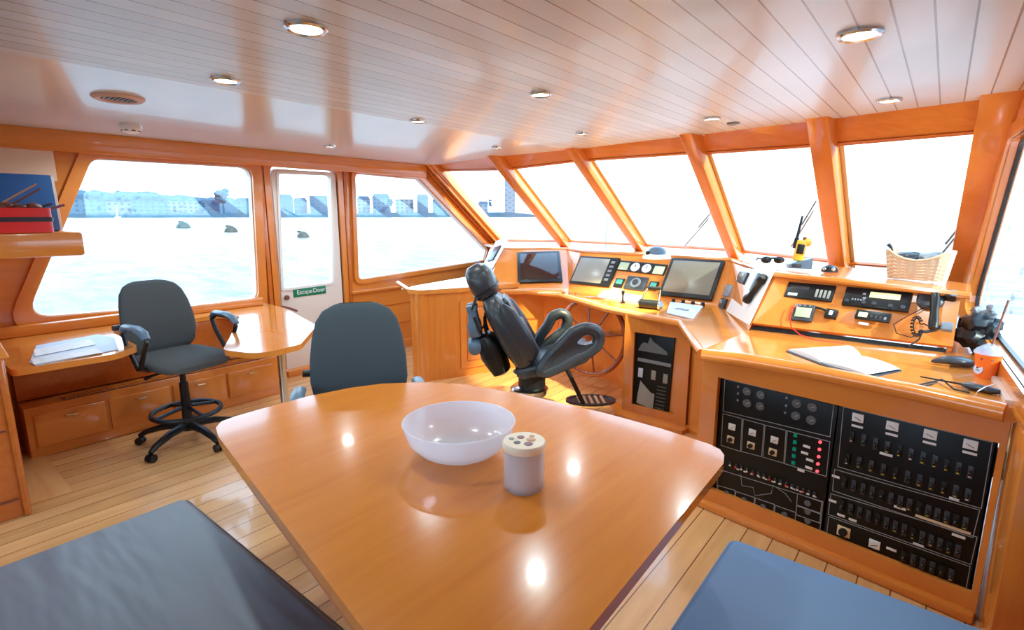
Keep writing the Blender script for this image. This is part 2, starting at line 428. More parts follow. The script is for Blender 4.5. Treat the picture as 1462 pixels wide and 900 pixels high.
# port door
d = empty('door_1', None, None, (XP, 2.74, .05)); struct(d)
DW = yz((397, 248), (471, 251), (474, 403), (404, 412)); DWr = rounded(DW, .03)
MB().prism(rounded([(2.42, .06), (3.06, .06), (3.06, 1.905), (2.42, 1.905)], [0, 0, .06, .06]), -.005, .045, [DWr], mat=MP).build('leaf', 'white', d, world=True)
MB().prism(DWr, .02, .026, mat=MP).build('pane', 'glass', d, world=True)
ring(DW, .022, .035, -.015, -.003, rin=DWr).build('glazing_bead', 'white_pl', d, world=True)
q = P(409, 425, x=XP + .01); MB().lathe([(.0, .0), (.022, 0), (.022, .02), (0, .022)], 20, mat=Matrix.Translation(q) @ Matrix.Rotation(PI / 2, 4, 'Y')).build('lock', 'brown', d, world=True)
q = P(403, 438, x=XP + .02); MB().tube([q, q + V((.05, 0, 0)), q + V((.055, .05, -.02)), q + V((.055, .11, -.05))], .011).build('handle', 'brown', d, world=True)
ring(DO, .055, .09, -.02, .02, rin=rounded(DO, [0, 0, .07, .07])).build('frame', 'woodv', d, world=True)
MB().box((XP + .03, 2.74, .03), (.1, .7, .06), .008).build('sill', 'woody', d, world=True)
m, w, h = pxframe((419, 412), (465, 406.5), (465, 419), (419, 425), (V((XP + .008, 0, 0)), V((1, 0, 0))))
sg = empty('escape_sign', 'small green sign with white lettering stuck on the white door below its window', 'sign', mat=m)
MB().box((0, 0, 0), (w, h, .006), .001).build('plate', 'green_sign', sg); text('Escape', 'lettering', 'white_pl', sg, h * .68, (-w * .17, -h * .02, .004)); text('Door', 'lettering', 'white_pl', sg, h * .68, (w * .28, -h * .02, .004))
# trims on the port wall
def trimbox(name, c, dims, mat='woody', bev=.006, rot=None): return struct(MB().box(c, dims, bev, rot=rot).build(name, mat))
trimbox('trim_2', (XP + .03, 1.45, 1.985), (.07, 5.5, .14), 'woody', .012)              # fascia under the ceiling
for i, y in enumerate((2.315, 3.155)):
    trimbox('trim_%d' % (3 + i), (XP + .012, y, 1.2), (.03, .035, 1.46), 'wood_dark', .006)
trimbox('trim_5', (XP + .03, 3.6, .715), (.05, .9, .03), 'woody')
for i in range(2): trimbox('trim_%d' % (6 + i), (XP + .004, 4.3, .3 + .22 * i), (.012, 2.3, .006), 'wood_dark', 0)
trimbox('baseboard_port', (XP + .01, 4.3, .05), (.03, 2.3, .1), 'woody')

# raked windscreen: header, mullions, panes
def facet_dir(k):
    a = B[max(k - 1, 0)]; b = B[min(k + 1, 5)]; return (b - a).normalized()
def out_n(k):
    e = facet_dir(k); d = (B[k] - T[k]).normalized(); n = e.cross(d).normalized()
    return n if n.y > 0 else -n
HPY = [251, 250, 238, 229, 219, 201]
Hf = []
for k in range(6):
    best = min((i / 400 for i in range(400)), key=lambda f: abs(proj(lerp(T[k], B[k], f))[1] - HPY[k])); Hf.append(best)
Hd = [lerp(T[k], B[k], Hf[k]) for k in range(6)]
SET = .085
for k in range(5):
    nk = (out_n(k) + out_n(k + 1)).normalized(); s = nk * SET
    a, b, c, e_ = T[k] + s + V((0, 0, .03)), T[k + 1] + s + V((0, 0, .03)), Hd[k + 1] + s, Hd[k] + s
    hd = MB().slab([a, b, c, e_], .03, -nk).build('trim_%d' % (10 + k), 'woodx', smooth=False); struct(hd)
    w = empty('window_%d' % (3 + k), None, None, (Hd[k] + B[k + 1]) / 2); struct(w)
    s2 = nk * (SET + .012); q = [Hd[k] + s2, Hd[k + 1] + s2, B[k + 1] + s2, B[k] + s2]
    MB().slab(q, .006, nk).build('pane', 'glass', w, world=True, smooth=False)
    fr = MB(); cen = sum(q, V()) / 4
    qi = [p + (cen - p).normalized() * .03 for p in q]; s3 = nk * -.02
    for i in range(4):
        j = (i + 1) % 4
        fr.slab([q[i] + s3, q[j] + s3, qi[j] + s3, qi[i] + s3], .02, -nk)
    fr.build('frame', 'wood_dark', w, world=True, smooth=False)
for k, (wd, dp) in enumerate([(.2, .13), (.115, .12), (.115, .12), (.115, .12), (.135, .12), (.17, .14)]):
    e = facet_dir(k); n = out_n(k); dd = (B[k] - T[k]); L = dd.length; dd.normalize()
    off = {0: .07, 5: -.02}.get(k, 0); e = (e - dd * e.dot(dd)).normalized()
    mt = frame(lerp(T[k], B[k], .5) + n * dp / 2 + e * off, e, dd)
    struct(MB().box((0, 0, 0), (wd, L + .16, dp), .012, mat=mt).build('trim_%d' % (20 + k), 'wood', world=False))
    if k == 0:
        for j, o2 in enumerate((-.05, .0, .06)):
            struct(MB().box((0, 0, 0), (.022, L + .1, .03), .008, mat=frame(lerp(T[0], B[0], .5) + e * (o2 + .04) - n * .01 + V((.01, 0, 0)), e, dd)).build('trim_%d' % (30 + j), ('woody', 'wood_dark', 'woody')[j]))
    elif k < 5:
        struct(MB().box((0, 0, 0), (.03, L + .1, .02), .004, mat=frame(lerp(T[k], B[k], .5) + n * (dp - .01) + e * (wd / 2 + .012), e, dd)).build('trim_%d' % (33 + k), 'cream'))

# starboard wall with its window
MS = Matrix(((-.0563 / 1.0016, 0, 1 / 1.0016, SBP.x + .0563 * 3.8), (1 / 1.0016, 0, .0563 / 1.0016, 0), (0, 1, 0, 0), (0, 0, 0, 1)))
W8 = [(4.35, .93), (3.62, 1.86), (2.2, 1.86), (2.2, .93)]  # aft edge, out of view, placed so the sun misses the table
struct(MB().prism([(-1.6, .84), (4.9, .84), (4.9, 1.08), (3.6, 2.1), (-1.6, 2.1)], 0, .06, [rounded(W8, .12)], mat=MS).build('wall_starboard', 'wood', smooth=False))
w8 = empty('window_8', None, None, (.25, 3, 1.4)); struct(w8)
ring(W8, .07, .15, -.012, .005, mat=MS, rin=rounded(W8, .12)).build('frame', 'wood', w8, world=True)
ring(W8, .004, .12, .034, .052, mat=MS, rin=rounded(offset(W8, -.012), .11)).build('seal', 'black', w8, world=True)
MB().prism(rounded(W8, .12), .04, .046, mat=MS).build('pane', 'glass_specks', w8, world=True)
struct(MB().box((.62, 1.2, .42), (.06, 7, .84)).build('wall_starboard_lower', 'wood', smooth=False))
struct(MB().prism([(xs(-1.6), -1.6), (.65, -1.6), (.65, 4.8), (xs(4.8), 4.8)], .82, .845).build('trim_40', 'white', smooth=False))
struct(MB().prism([(xs(2.45) - .03, 2.45), (xs(2.45) + .0, 2.45), (xs(3.5) + .0, 3.5), (xs(3.5) - .03, 3.5)], .85, .866).build('trim_42', 'white', smooth=False))
MA = Matrix(((1, 0, 0, 0), (0, 0, 1, -1.6), (0, 1, 0, 0), (0, 0, 0, 1)))
WA_ADDED = [[(-4.4, .95), (-2.6, .95), (-2.6, 1.9), (-4.4, 1.9)], [(-2.4, .95), (-.1, .95), (-.1, 1.9), (-2.4, 1.9)]]  # unseen aft windows, added to let sky light in from behind
struct(MB().prism([(-4.75, 0), (.65, 0), (.65, 2.15), (-4.75, 2.15)], -.06, 0, [rounded(q, .08) for q in WA_ADDED], mat=MA).build('wall_aft', 'wood', smooth=False))
for i, q in enumerate(WA_ADDED):
    wa = empty('window_%d' % (9 + i), None, None, (q[0][0], -1.6, 1)); struct(wa)
    ring(q, .05, .1, -.02, .02, mat=MA, rin=rounded(q, .08)).build('frame', 'wood', wa, world=True); MB().prism(rounded(q, .08), -.03, -.024, mat=MA).build('pane', 'glass', wa, world=True)
struct(MB().strip([(XP, 5.5, 0), (B[2].x, 6.0, 0), (.12, 5.05, 0)], [(XP, 5.5, 1.05), (B[2].x, 6.0, 1.05), (.12, 5.05, 1.0)]).build('wall_forward', 'wood', smooth=False))

# ================================================================ HELM CONSOLE
def X(px, py, z): return P(px, py, z=z)
LZ = 1.15
D = [X(715, 355, LZ), X(809, 355, LZ), X(830, 358, LZ), X(1045, 370, LZ), P(1110, 391, y=3.40), P(1372, 421, y=3.31)]
Q = [X(697, 411, .8), X(806, 412, .8), X(812, 412, .8), X(1032, 438, .8), X(1068, 474, .845), X(1358, 508, .845)]
E0t, E0b = V((-4.12, 4.72, 1.15)), V((-3.95, 4.3, .8))
con = empty('helm_console', 'curved varnished wooden helm console running under the front windows', 'console', (-2.2, 4.3, 0))
# floor-standing body (plan outline, wheel well set back)
bodyp = [(-3.2, 3.98), (-2.98, 4.2), (-2.3, 4.22), (-1.92, 4.0), (-1.77, 3.57), (-1.27, 3.57), (-.875, 2.75), (-.7, 3.1), (-.9, 4.3), (-1.5, 4.9), (-3.2, 5.1), (-3.75, 4.6)]
MB().prism(bodyp, 0, .77).build('body', 'wood', con, world=True, smooth=False)
wt = [X(714, 414, .8), X(750, 413, .8), X(800, 418, .8), X(868, 438, .8), X(973, 458, .8), X(1003, 499, .85), X(1068, 474, .85), X(1032, 437, .8), X(812, 411, .8), X(697, 410, .8)]
def slabpoly(pts, th, name, mat, par, bev=0):
    tri = tessellate_polygon([[V((p.x, p.y, 0)) for p in pts]]); n = len(pts)
    m = MB(); m.faces(list(pts) + [p - V((0, 0, th)) for p in pts], [tuple(t) for t in tri] + [tuple(i + n for i in reversed(t)) for t in tri] + [(i, (i + 1) % n, (i + 1) % n + n, i + n) for i in range(n)])
    return m.build(name, mat, par, world=True, smooth=False)
slabpoly(wt, .05, 'worktop', 'worktop', con)
MB().tube([p - V((0, 0, .022)) for p in wt[:6]], .026, 10, up=(0, 0, 1)).build('worktop_nosing', 'wood', con, world=True)
# instrument fascia
fa = MB().strip([E0t] + D[:4], [E0b] + Q[:4]); fa.strip([D[3], D[4]], [Q[3], Q[4]])
fa.build('fascia', 'wood', con, world=True, smooth=False)
fcap = MB().tube([E0t + V((0, 0, -.01))] + [p + V((0, 0, -.01)) for p in D[:4]] + [D[4] + V((-.03, .02, -.008))], .02, 8, up=(0, 0, 1)); fcap.build('coaming', 'woodx', con, world=True)
ledge = [V((XP, 5.2, 1.14)), E0t] + D[:4] + [D[4] + V((-.03, .05, 0))] + [B[4] + V((0, .15, -.02)), B[3] + V((0, .15, -.01)), B[2] + V((0, .15, 0)), B[1] + V((0, .1, 0)), B[0] + V((0, .05, 0))]
slabpoly(ledge, .03, 'ledge', 'woodx', con)
# pedestal with the engine panel opening
pf = frame((-1.52, 3.555, .39), (1, 0, 0), (0, 0, 1))
MB().prism([(-.25, -.39), (.25, -.39), (.25, .38), (-.25, .38)], 0, .02, [[(-.17, -.3), (.16, -.3), (.16, .26), (-.17, .26)]], mat=pf).build('pedestal_frame', 'woodv', con, world=True)
MB().prism([(-1.9, 3.6), (-1.75, 3.42), (-1.25, 3.42), (-1.22, 3.55), (-1.9, 3.65)], 0, .03).build('plinth', 'wood', con, world=True)
# port wing with panelled door
wg = empty('wing_cabinet', 'low wooden cabinet with rounded corner post and panelled door, port side of helm', 'cabinet', (-3.5, 3.5, 0))
wgp = [(-3.53, 3.10), (-3.4, 3.38), (-3.18, 3.96), (-3.3, 4.5), (-3.95, 4.5), (-3.75, 3.2), (-3.66, 3.08)]
MB().prism(rounded(wgp, [.03, 0, 0, 0, 0, 0, .03]), 0, .81).build('carcass', 'woodv', wg, world=True, smooth=False)
MB().prism(rounded(offset(wgp, .025), [.06, 0, 0, 0, 0, .0, .06]), .81, .85).build('top', 'worktop', wg, world=True)
MB().tube([(-3.565, 3.13, 0), (-3.565, 3.13, .84)], .055, 20).build('corner_post', 'woodv', wg, world=True)
wf = frame((-3.29, 3.67, .42), (.22, .58, 0), (0, 0, 1))
MB().prism([(-.26, -.34), (.24, -.34), (.24, .3), (-.26, .3)], 0, .014, [[(-.2, -.28), (.18, -.28), (.18, .24), (-.2, .24)]], mat=wf).build('door', 'wood', wg, world=True)
MB().box((-.01, -.02, .004), (.36, .5, .01), .004, mat=wf).build('door_panel', 'woodv', wg, world=True)
# handrail by the companionway
a, b = P(568, 404, x=-4.4), P(602, 426, x=-3.75)
hr = empty('handrail', 'sloping varnished wooden handrail beside the wing cabinet under the side window', 'handrail', a)
MB().tube([a, lerp(a, b, .5), b], .022, 10).build('rail', 'woody', hr, world=True)
MB().ball(lerp(a, b, .25) + V((0, 0, -.03)), .022).build('bracket', 'brass', hr, world=True)

# ================================================================ ELECTRICAL CABINET (starboard)
cab = empty('electrical_cabinet', 'wooden cabinet framing the black switch panels at right', 'cabinet', (-.3, 2.7, 0))
CA, CB = V((-.875, 2.63, 0)), V((.26, 2.445, 0))
cx = (CB - CA).normalized(); cn = V((cx.y, -cx.x, 0))
cf = frame((CA + CB) / 2, cx, (0, 0, 1)); cw = (CB - CA).length
PLF = ((CA + CB) / 2, cn)
MB().prism([(-cw / 2, 0), (cw / 2, 0), (cw / 2, .8), (-cw / 2, .8)], -.03, 0, [[(-cw / 2 + .085, .1), (cw / 2 - .02, .1), (cw / 2 - .02, .705), (-cw / 2 + .085, .705)]], mat=cf).build('face_frame', 'wood', cab, world=True)
MB().box((0, .02, .02), (cw, .04, .05), .012, mat=cf).build('plinth', 'woodx', cab, world=True)
MB().box((-cw / 2 + .012, .4, -.3), (.024, .8, .54), mat=cf).build('side_panel', 'woodv', cab, world=True)
MB().box((0, .4, -.12), (cw - .06, .74, .02), mat=cf).build('back_panel', 'black', cab, world=True)
ct = [X(1003, 501, .85), X(1060, 508, .85), X(1150, 523, .85), X(1300, 552, .85), X(1437, 582, .85), V((.32, 2.42, .85)), V((xs(3.6), 3.6, .85)), V((.02, 4.2, .85)), V((-.7, 4.2, .85)), X(1068, 473, .85)]
ctop = empty('chart_counter', 'continuous varnished wooden counter top above the switch panels', 'worktop', (-.3, 3, .8))
slabpoly(ct, .05, 'top', 'worktop', ctop)
MB().tube([p - V((0, 0, .02)) for p in ct[:5]], (.034), 12, up=(0, 0, 1)).build('nosing', 'wood', ctop, world=True)
# radio fascia standing on the counter
rf = empty('radio_fascia', 'sloping wooden radio cabinet with black slot along its foot, on the counter', 'cabinet', (Q[4] + Q[5]) / 2)
R0, R1, R2, R3 = D[4], D[5], Q[5], Q[4]
rn = (R1 - R0).cross(R3 - R0).normalized(); rn = rn if rn.y < 0 else -rn
RPL = ((R0 + R1 + R2 + R3) / 4, rn)
lo3, lo2 = lerp(R3, R0, .15), lerp(R2, R1, .15)
MB().slab([R0, R1, lo2, lo3], .02, rn).build('front', 'wood', rf, world=True, smooth=False)
bk = V((0, .5, 0))
MB().slab([R1, R1 + bk, R2 + bk, R2 + V((0, .03, 0))], .02, V((1, 0, 0))).build('side', 'wood_dark', rf, world=True, smooth=False)
MB().slab([lo3 - rn * .03, lo2 - rn * .03, R2 - rn * .03, R3 - rn * .03], .02, rn).build('slot', 'black', rf, world=True, smooth=False)
sh = [P(1062, 374, z=1.165), R0 + V((-.02, -.03, .015)), R1 + V((.035, -.03, .015)), R1 + V((.05, .55, -.0)), V((-.55, 4.6, 1.12)), V((-1.3, 4.62, 1.15))]
slabpoly(sh, .03, 'shelf', 'woodx', rf)
MB().tube([p - V((0, 0, .014)) for p in sh[:3]], .017, 8, up=(0, 0, 1)).build('shelf_nosing', 'woodx', rf, world=True)
# starboard end locker
lk = empty('end_locker', 'narrow glossy wooden end locker beside the switch panel, right edge of photo', 'cabinet', (.4, 2.3, 0))
MB().box((.415, 2.46, .41), (.29, .6, .82), .01).build('carcass', 'woodv', lk, world=True)
MB().tube([(.285, 2.43, .84), (.30, 2.3, .84), (.31, 2.1, .84)], .035, 12).build('rounded_cap', 'wood', lk, world=True)
lt = P(1424, 648, x=.262)
MB().box(lt, (.03, .04, .045), .008).build('latch', 'white_pl', lk, world=True)
MB().tube([lt + V((.0, -.02, .02)), lt + V((0, -.04, -.02)), lt + V((0, -.045, -.08))], .012).build('latch_lever', 'steel', lk, world=True)

# ================================================================ PORT DESK, DRAWERS, SHELF
DZ = .72
desk = empty('side_desk', 'varnished wooden desk along the port wall with a rounded lobe at each end', 'desk', (-4.3, 1.3, 0))
dk = [(XP + .01, .40), (-3.62, .42), (-3.60, .86), (-3.72, 1.0), (-4.30, 1.02), (-4.36, 1.15), (-4.42, 1.78), (-4.2, 1.82), (-3.5, 1.44), (-3.22, 1.28), (-2.95, 1.37), (-2.99, 1.64), (-3.42, 2.01), (-4.3, 2.24), (XP + .01, 2.26)]
MB().prism(rounded(dk, [0, .04, .12, .1, .05, .05, .08, .1, .1, .12, .14, .1, .06, .1, 0]), DZ - .035, DZ).build('top', 'worktop', desk, world=True)
q = P(404, 520, z=.4)
MB().cyl((-3.62, 1.83, 0), (-3.62, 1.83, DZ - .03), .028).lathe([(0, 0), (.07, 0), (.07, .012), (.03, .03), (0, .03)], 20, (-3.62, 1.83, 0)).build('support_post', 'steel', desk, world=True)
MB().box((XP + .06, 1.3, .755), (.1, 1.8, .07), .01).build('upstand', 'woody', desk, world=True)
dr = empty('drawer_cabinet', 'low wooden drawer unit with vent grille under the port desk', 'cabinet', (-4.4, 1.3, 0))
FX = -4.25
MB().box(((XP + FX) / 2, 1.31, .165), (FX - XP, 1.6, .33), .004).build('carcass', 'wood', dr, world=True)
MB().box(((XP - 4.42) / 2, 1.31, .51), (.28, 1.6, .34), .004).build('knee_panel', 'wood_dark', dr, world=True)
for i in range(14): pass
vg = MB().box((FX - .055, 1.37, .333), (.085, 1.32, .008)).build('vent_grille', 'brown', dr, world=True)
g = MB()
for i in range(60): g.box((FX - .055, .72 + i * .0222, .338), (.085, .011, .008), rot=Matrix.Rotation(.25, 4, 'Z'))
g.build('slats', 'wood', vg, world=True)
for i in range(4):
    y = .73 + i * .385 + .0
    f = MB().box((FX + .008, y, .175), (.018, .365, .21), .006).build('drawer', 'wood', dr, world=True)
    MB().tube([(FX + .015, y - .03, .24), (FX + .04, y - .025, .245), (FX + .04, y + .025, .245), (FX + .015, y + .03, .24)], .006).build('handle', 'brass', f, world=True)
# aft cabinet and bookshelf at the left edge
ac = empty('aft_cabinet', 'tall dark-orange wooden cabinet at the left edge of the photo', 'cabinet', (-4.0, -.2, 0))
MB().box((-4.07, -.36, .41), (1.22, 1.48, .82), .012).build('carcass', 'wood_dark', ac, world=True)
for z in (.46, .10): MB().box((-3.458, -.36, z), (.012, 1.4, .008)).build('seam', 'brown', ac, world=True)
MB().box((-3.46, .365, .41), (.035, .03, .82), .012).build('edge_trim', 'wood_dark', ac, world=True)
MB().loft([((-4.05, .36, .82), (1, 0, 0), (0, 1, 0), .6, .05), ((-4.2, .32, 1.0), (1, 0, 0), (0, 1, 0), .45, .05), ((-4.3, .25, 1.262), (1, 0, 0), (0, 1, 0), .38, .05)], 16, 8).build('flared_side', 'wood', ac, world=True)
bs = empty('wall_shelf', 'thick wooden wall shelf at top left carrying a red box and blue folder', 'shelf', (-4.25, .2, 1.27))
MB().box((-4.29, .1, 1.335), (.78, 1.5, .135), .012).build('board', 'woody', bs, world=True)
MB().box((-4.29, .847, 1.335), (.76, .012, .12), .004).build('end_cap', 'wood_light', bs, world=True)
SZ = 1.403
struct(MB().box((XP + .03, .55, 1.83), (.03, .75, .22), .004).build('trim_41', 'cream'))
bx = empty('red_box', 'open red plastic box with a black band on the wall shelf at left', 'box', (-3.98, .45, SZ))
MB().prism(rounded([(-4.12, .1), (-3.905, .1), (-3.905, .73), (-4.12, .73)], .02), SZ, SZ + .135, [rounded([(-4.11, .11), (-3.915, .11), (-3.915, .72), (-4.11, .72)], .015)]).prism(rounded([(-4.112, .108), (-3.913, .108), (-3.913, .722), (-4.112, .722)], .015), SZ, SZ + .006).build('body', 'red', bx, world=True)
MB().prism(rounded([(-4.124, .096), (-3.9, .096), (-3.9, .735), (-4.124, .735)], .02), SZ + .06, SZ + .085, [rounded([(-4.119, .101), (-3.906, .101), (-3.906, .729), (-4.119, .729)], .02)]).build('band', 'navy', bx, world=True)
bn = empty('blue_folder', 'large blue ring folder leaning upright behind the red box on the shelf', 'folder', (-4.2, .45, SZ))
bm_ = MB().box((-4.22, .45, SZ + .165), (.06, .72, .33), .006, rot=Matrix.Rotation(-.12, 4, 'Y')); bm_.build('cover', 'binder', bn, world=True)
MB().box((-4.215, .462, SZ + .165), (.042, .72, .315), .002, rot=Matrix.Rotation(-.12, 4, 'Y')).build('pages', 'white', bn, world=True)
rr = random.Random(3)
for i, (lb, mt, dx, ln, r) in enumerate((('longest pale pencil leaning out of the red box', 'pencil', -.11, .2, .006), ('shorter brown pencil leaning beside the longest one in the red box', 'brown', -.05, .17, .006), ('dark marker pen lying among pencils in the red box', 'navy', .02, .13, .009), ('plum marker pen at the fore end of the red box', 'marks', .1, .12, .009))):
    a = V((-4.04 + .02 * i, .60 + dx * .8 - (.05 if i < 2 else .02), SZ + .10)); b = a + V((-.03, ln * 1.25, ln * (.85 if i < 2 else .45)))
    o = MB().cyl(a, b, r, r * .8).build('pencil' if i < 2 else 'marker_pen', mt); tag(o, lb, 'pencil' if i < 2 else 'pen')
cc = empty('bunched_cloth', 'crumpled dark brown cloth bundle stuffed in the red box', 'cloth', (-4.02, .55, SZ + .13)); m_ = MB()
for i in range(9): m_.ball((-4.02 + rr.uniform(-.04, .04), .62 + rr.uniform(-.07, .07), SZ + .12 + rr.uniform(0, .03)), rr.uniform(.025, .04), (1, 1, .6), 2, .12)
m_.build('folds', 'brown', cc, world=True)
# chart papers on the port lobe
cb = empty('chart_board', 'pale chart sheet lying on the left lobe of the side desk', 'paper', (-3.95, .7, DZ))
cp = [P(*q, z=DZ + .004) for q in ((42, 518), (52, 494), (140, 478), (163, 482), (169, 499), (50, 522))]
MB().prism([(p.x, p.y) for p in cp], DZ + .001, DZ + .006).build('sheet', 'paper_blue', cb, world=True)
for i, (qq, lb) in enumerate(((((44, 513), (135, 497), (147, 503), (48, 520)), 'white printed sheet at the front of the left desk lobe'), (((48, 500), (128, 484), (137, 492), (50, 509)), 'white printed sheet at the back of the left desk lobe'))):
    pp = [P(*q, z=DZ + .01) for q in qq]
    o = empty('paper_sheet', lb, 'paper', pp[0])
    MB().prism([(p.x, p.y) for p in pp], DZ + .007 + i * .002, DZ + .009 + i * .002).build('page', 'paper', o, world=True)
    ln = MB()
    for k in range(4):
        a, b = lerp(pp[0], pp[3], .2 + .2 * k), lerp(pp[1], pp[2], .2 + .2 * k); a, b = lerp(a, b, .1), lerp(a, b, .5 + .4 * rr.random()); dn = (pp[3] - pp[0]).normalized() * .006
        zz = DZ + .0095 + i * .002
        ln.faces([(a.x, a.y, zz), (b.x, b.y, zz), (b.x + dn.x, b.y + dn.y, zz), (a.x + dn.x, a.y + dn.y, zz)], [(0, 1, 2, 3)])
    ln.build('printing', 'mid_grey', o, world=True, smooth=False)

# ================================================================ TABLE, BENCHES, TABLEWARE
TZ = .74
tb = empty('saloon_table', 'large glossy wooden table with rounded corners in the foreground', 'table', (-1.2, 1.0, 0))
tp = [P(*q, z=TZ) for q in ((1033, 662), (1034, 650), (1028, 642), (1012, 634), (940, 611), (860, 589), (740, 562), (660, 549), (600, 546), (545, 548), (500, 554), (440, 566), (380, 582), (335, 595), (316, 602), (308, 611), (312, 624))]
tpl = [(p.x, p.y) for p in tp] + [(-.753, .495), (-.45, .45), (-.425, .5), (-.428, .757)]
top = MB().prism(tpl, TZ - .03, TZ); bmesh.ops.remove_doubles(top.bm, verts=top.bm.verts[:], dist=1e-4)
top.build('tabletop', 'table', tb, world=True, angle=30)
cxy = (-1.2, 1.05); ins = [(cxy[0] + (x - cxy[0]) * .985, cxy[1] + (y - cxy[1]) * .985) for x, y in tpl]
MB().prism(ins, TZ - .055, TZ - .03).build('edge_lipping', 'wood_dark', tb, world=True)
MB().lathe([(0, 0), (.2, 0), (.2, .015), (.06, .04), (.05, .06), (.05, .6), (.16, .68), (.16, .686), (0, .686)], 28, (-1.15, 1.0, 0)).build('pedestal', 'steel', tb, world=True)
def bench(label, clabel, x0, x1, y0, y1, mat):
    b = empty('settee', label, 'bench', ((x0 + x1) / 2, (y0 + y1) / 2, 0))
    MB().box(((x0 + x1) / 2, (y0 + y1) / 2, .18), (x1 - x0 - .06, y1 - y0 - .06, .36), .01).build('base', 'wood', b, world=True)
    c = empty('bench_cushion', clabel, 'cushion', ((x0 + x1) / 2, (y0 + y1) / 2, .36))
    m = MB().box((0, 0, .047), (x1 - x0, y1 - y0, .092), .03, 4); m.build('pad', mat, c)
    e = .004; r = rounded([(x0 + e, y0 + e), (x1 - e, y0 + e), (x1 - e, y1 - e), (x0 + e, y1 - e)], .03)
    MB().tube([(x, y, .435) for x, y in r], .006, 6, closed=True, up=(0, 0, 1)).build('piping', mat, c, world=True)
    return c
def creased(name, c, c2):
    m = plain(name, c, .5, bump=0); N, L = m.node_tree.nodes, m.node_tree.links; b = N['Principled BSDF']
    tc = N.new('ShaderNodeTexCoord'); mp = N.new('ShaderNodeMapping'); mp.inputs['Scale'].default_value = (1.0, 4.5, 1); mp.inputs['Rotation'].default_value = (0, 0, .75)
    n = N.new('ShaderNodeTexNoise'); n.inputs['Scale'].default_value = 2.2; n.inputs['Detail'].default_value = 2
    L.new(tc.outputs['Object'], mp.inputs[0]); L.new(mp.outputs[0], n.inputs['Vector'])
    bp = N.new('ShaderNodeBump'); bp.inputs['Strength'].default_value = .4; bp.inputs['Distance'].default_value = .04
    L.new(n.outputs['Fac'], bp.inputs['Height']); L.new(bp.outputs['Normal'], b.inputs['Normal'])
    return m
M['vinyl_dark'] = creased('creased_slate_vinyl', (106, 108, 118), None)
bench('wooden bench base under the dark slate cushion at lower left', 'dark slate creased vinyl bench cushion at lower left', -2.125, -.95, -.75, .66, 'vinyl_dark')
bench('wooden bench base under the blue cushion at lower right', 'smooth mid-blue vinyl bench cushion at lower right below the switch panels', -.431, .25, .35, 1.70, 'vinyl')
bl = empty('serving_bowl', 'frosted translucent white plastic bowl on the table', 'bowl', P(655, 668, z=TZ) + V((-.07, .075, 0)))
MB().lathe([(0, .003), (.095, .003), (.13, .022), (.162, .055), (.178, .1), (.181, .112), (.176, .112), (.172, .1), (.155, .058), (.125, .03), (.09, .012), (0, .012)], 56).build('bowl', 'frost', bl)
jr = empty('candle_jar', 'frosted white candle jar with spotted pale wooden lid beside the bowl', 'candle', P(750, 702, z=TZ) + V((-.02, .02, 0)))
MB().lathe([(0, .0), (.054, .0), (.058, .006), (.058, .118), (.053, .118), (.053, .012), (0, .012)], 40).build('jar', 'jar', jr)
MB().lathe([(0, .014), (.045, .014), (.045, .1), (0, .1)], 32).build('wax', 'wax', jr)
ld = MB().lathe([(0, .118), (.06, .118), (.061, .122), (.061, .136), (.058, .14), (0, .14)], 40).build('lid', 'lid', jr)
for i, (x, y, r, mt) in enumerate(((-.02, .01, .011, 'marks'), (.012, .016, .014, 'pencil'), (.024, -.012, .013, 'marks'), (-.006, -.024, .01, 'dark_grey'), (-.034, -.014, .008, 'mid_grey'), (.0, .036, .008, 'pencil'))):
    MB().lathe([(0, .1401), (r, .1401), (r * .9, .1412), (0, .1412)], 14, (x, y, 0)).build('spot', mt, ld)

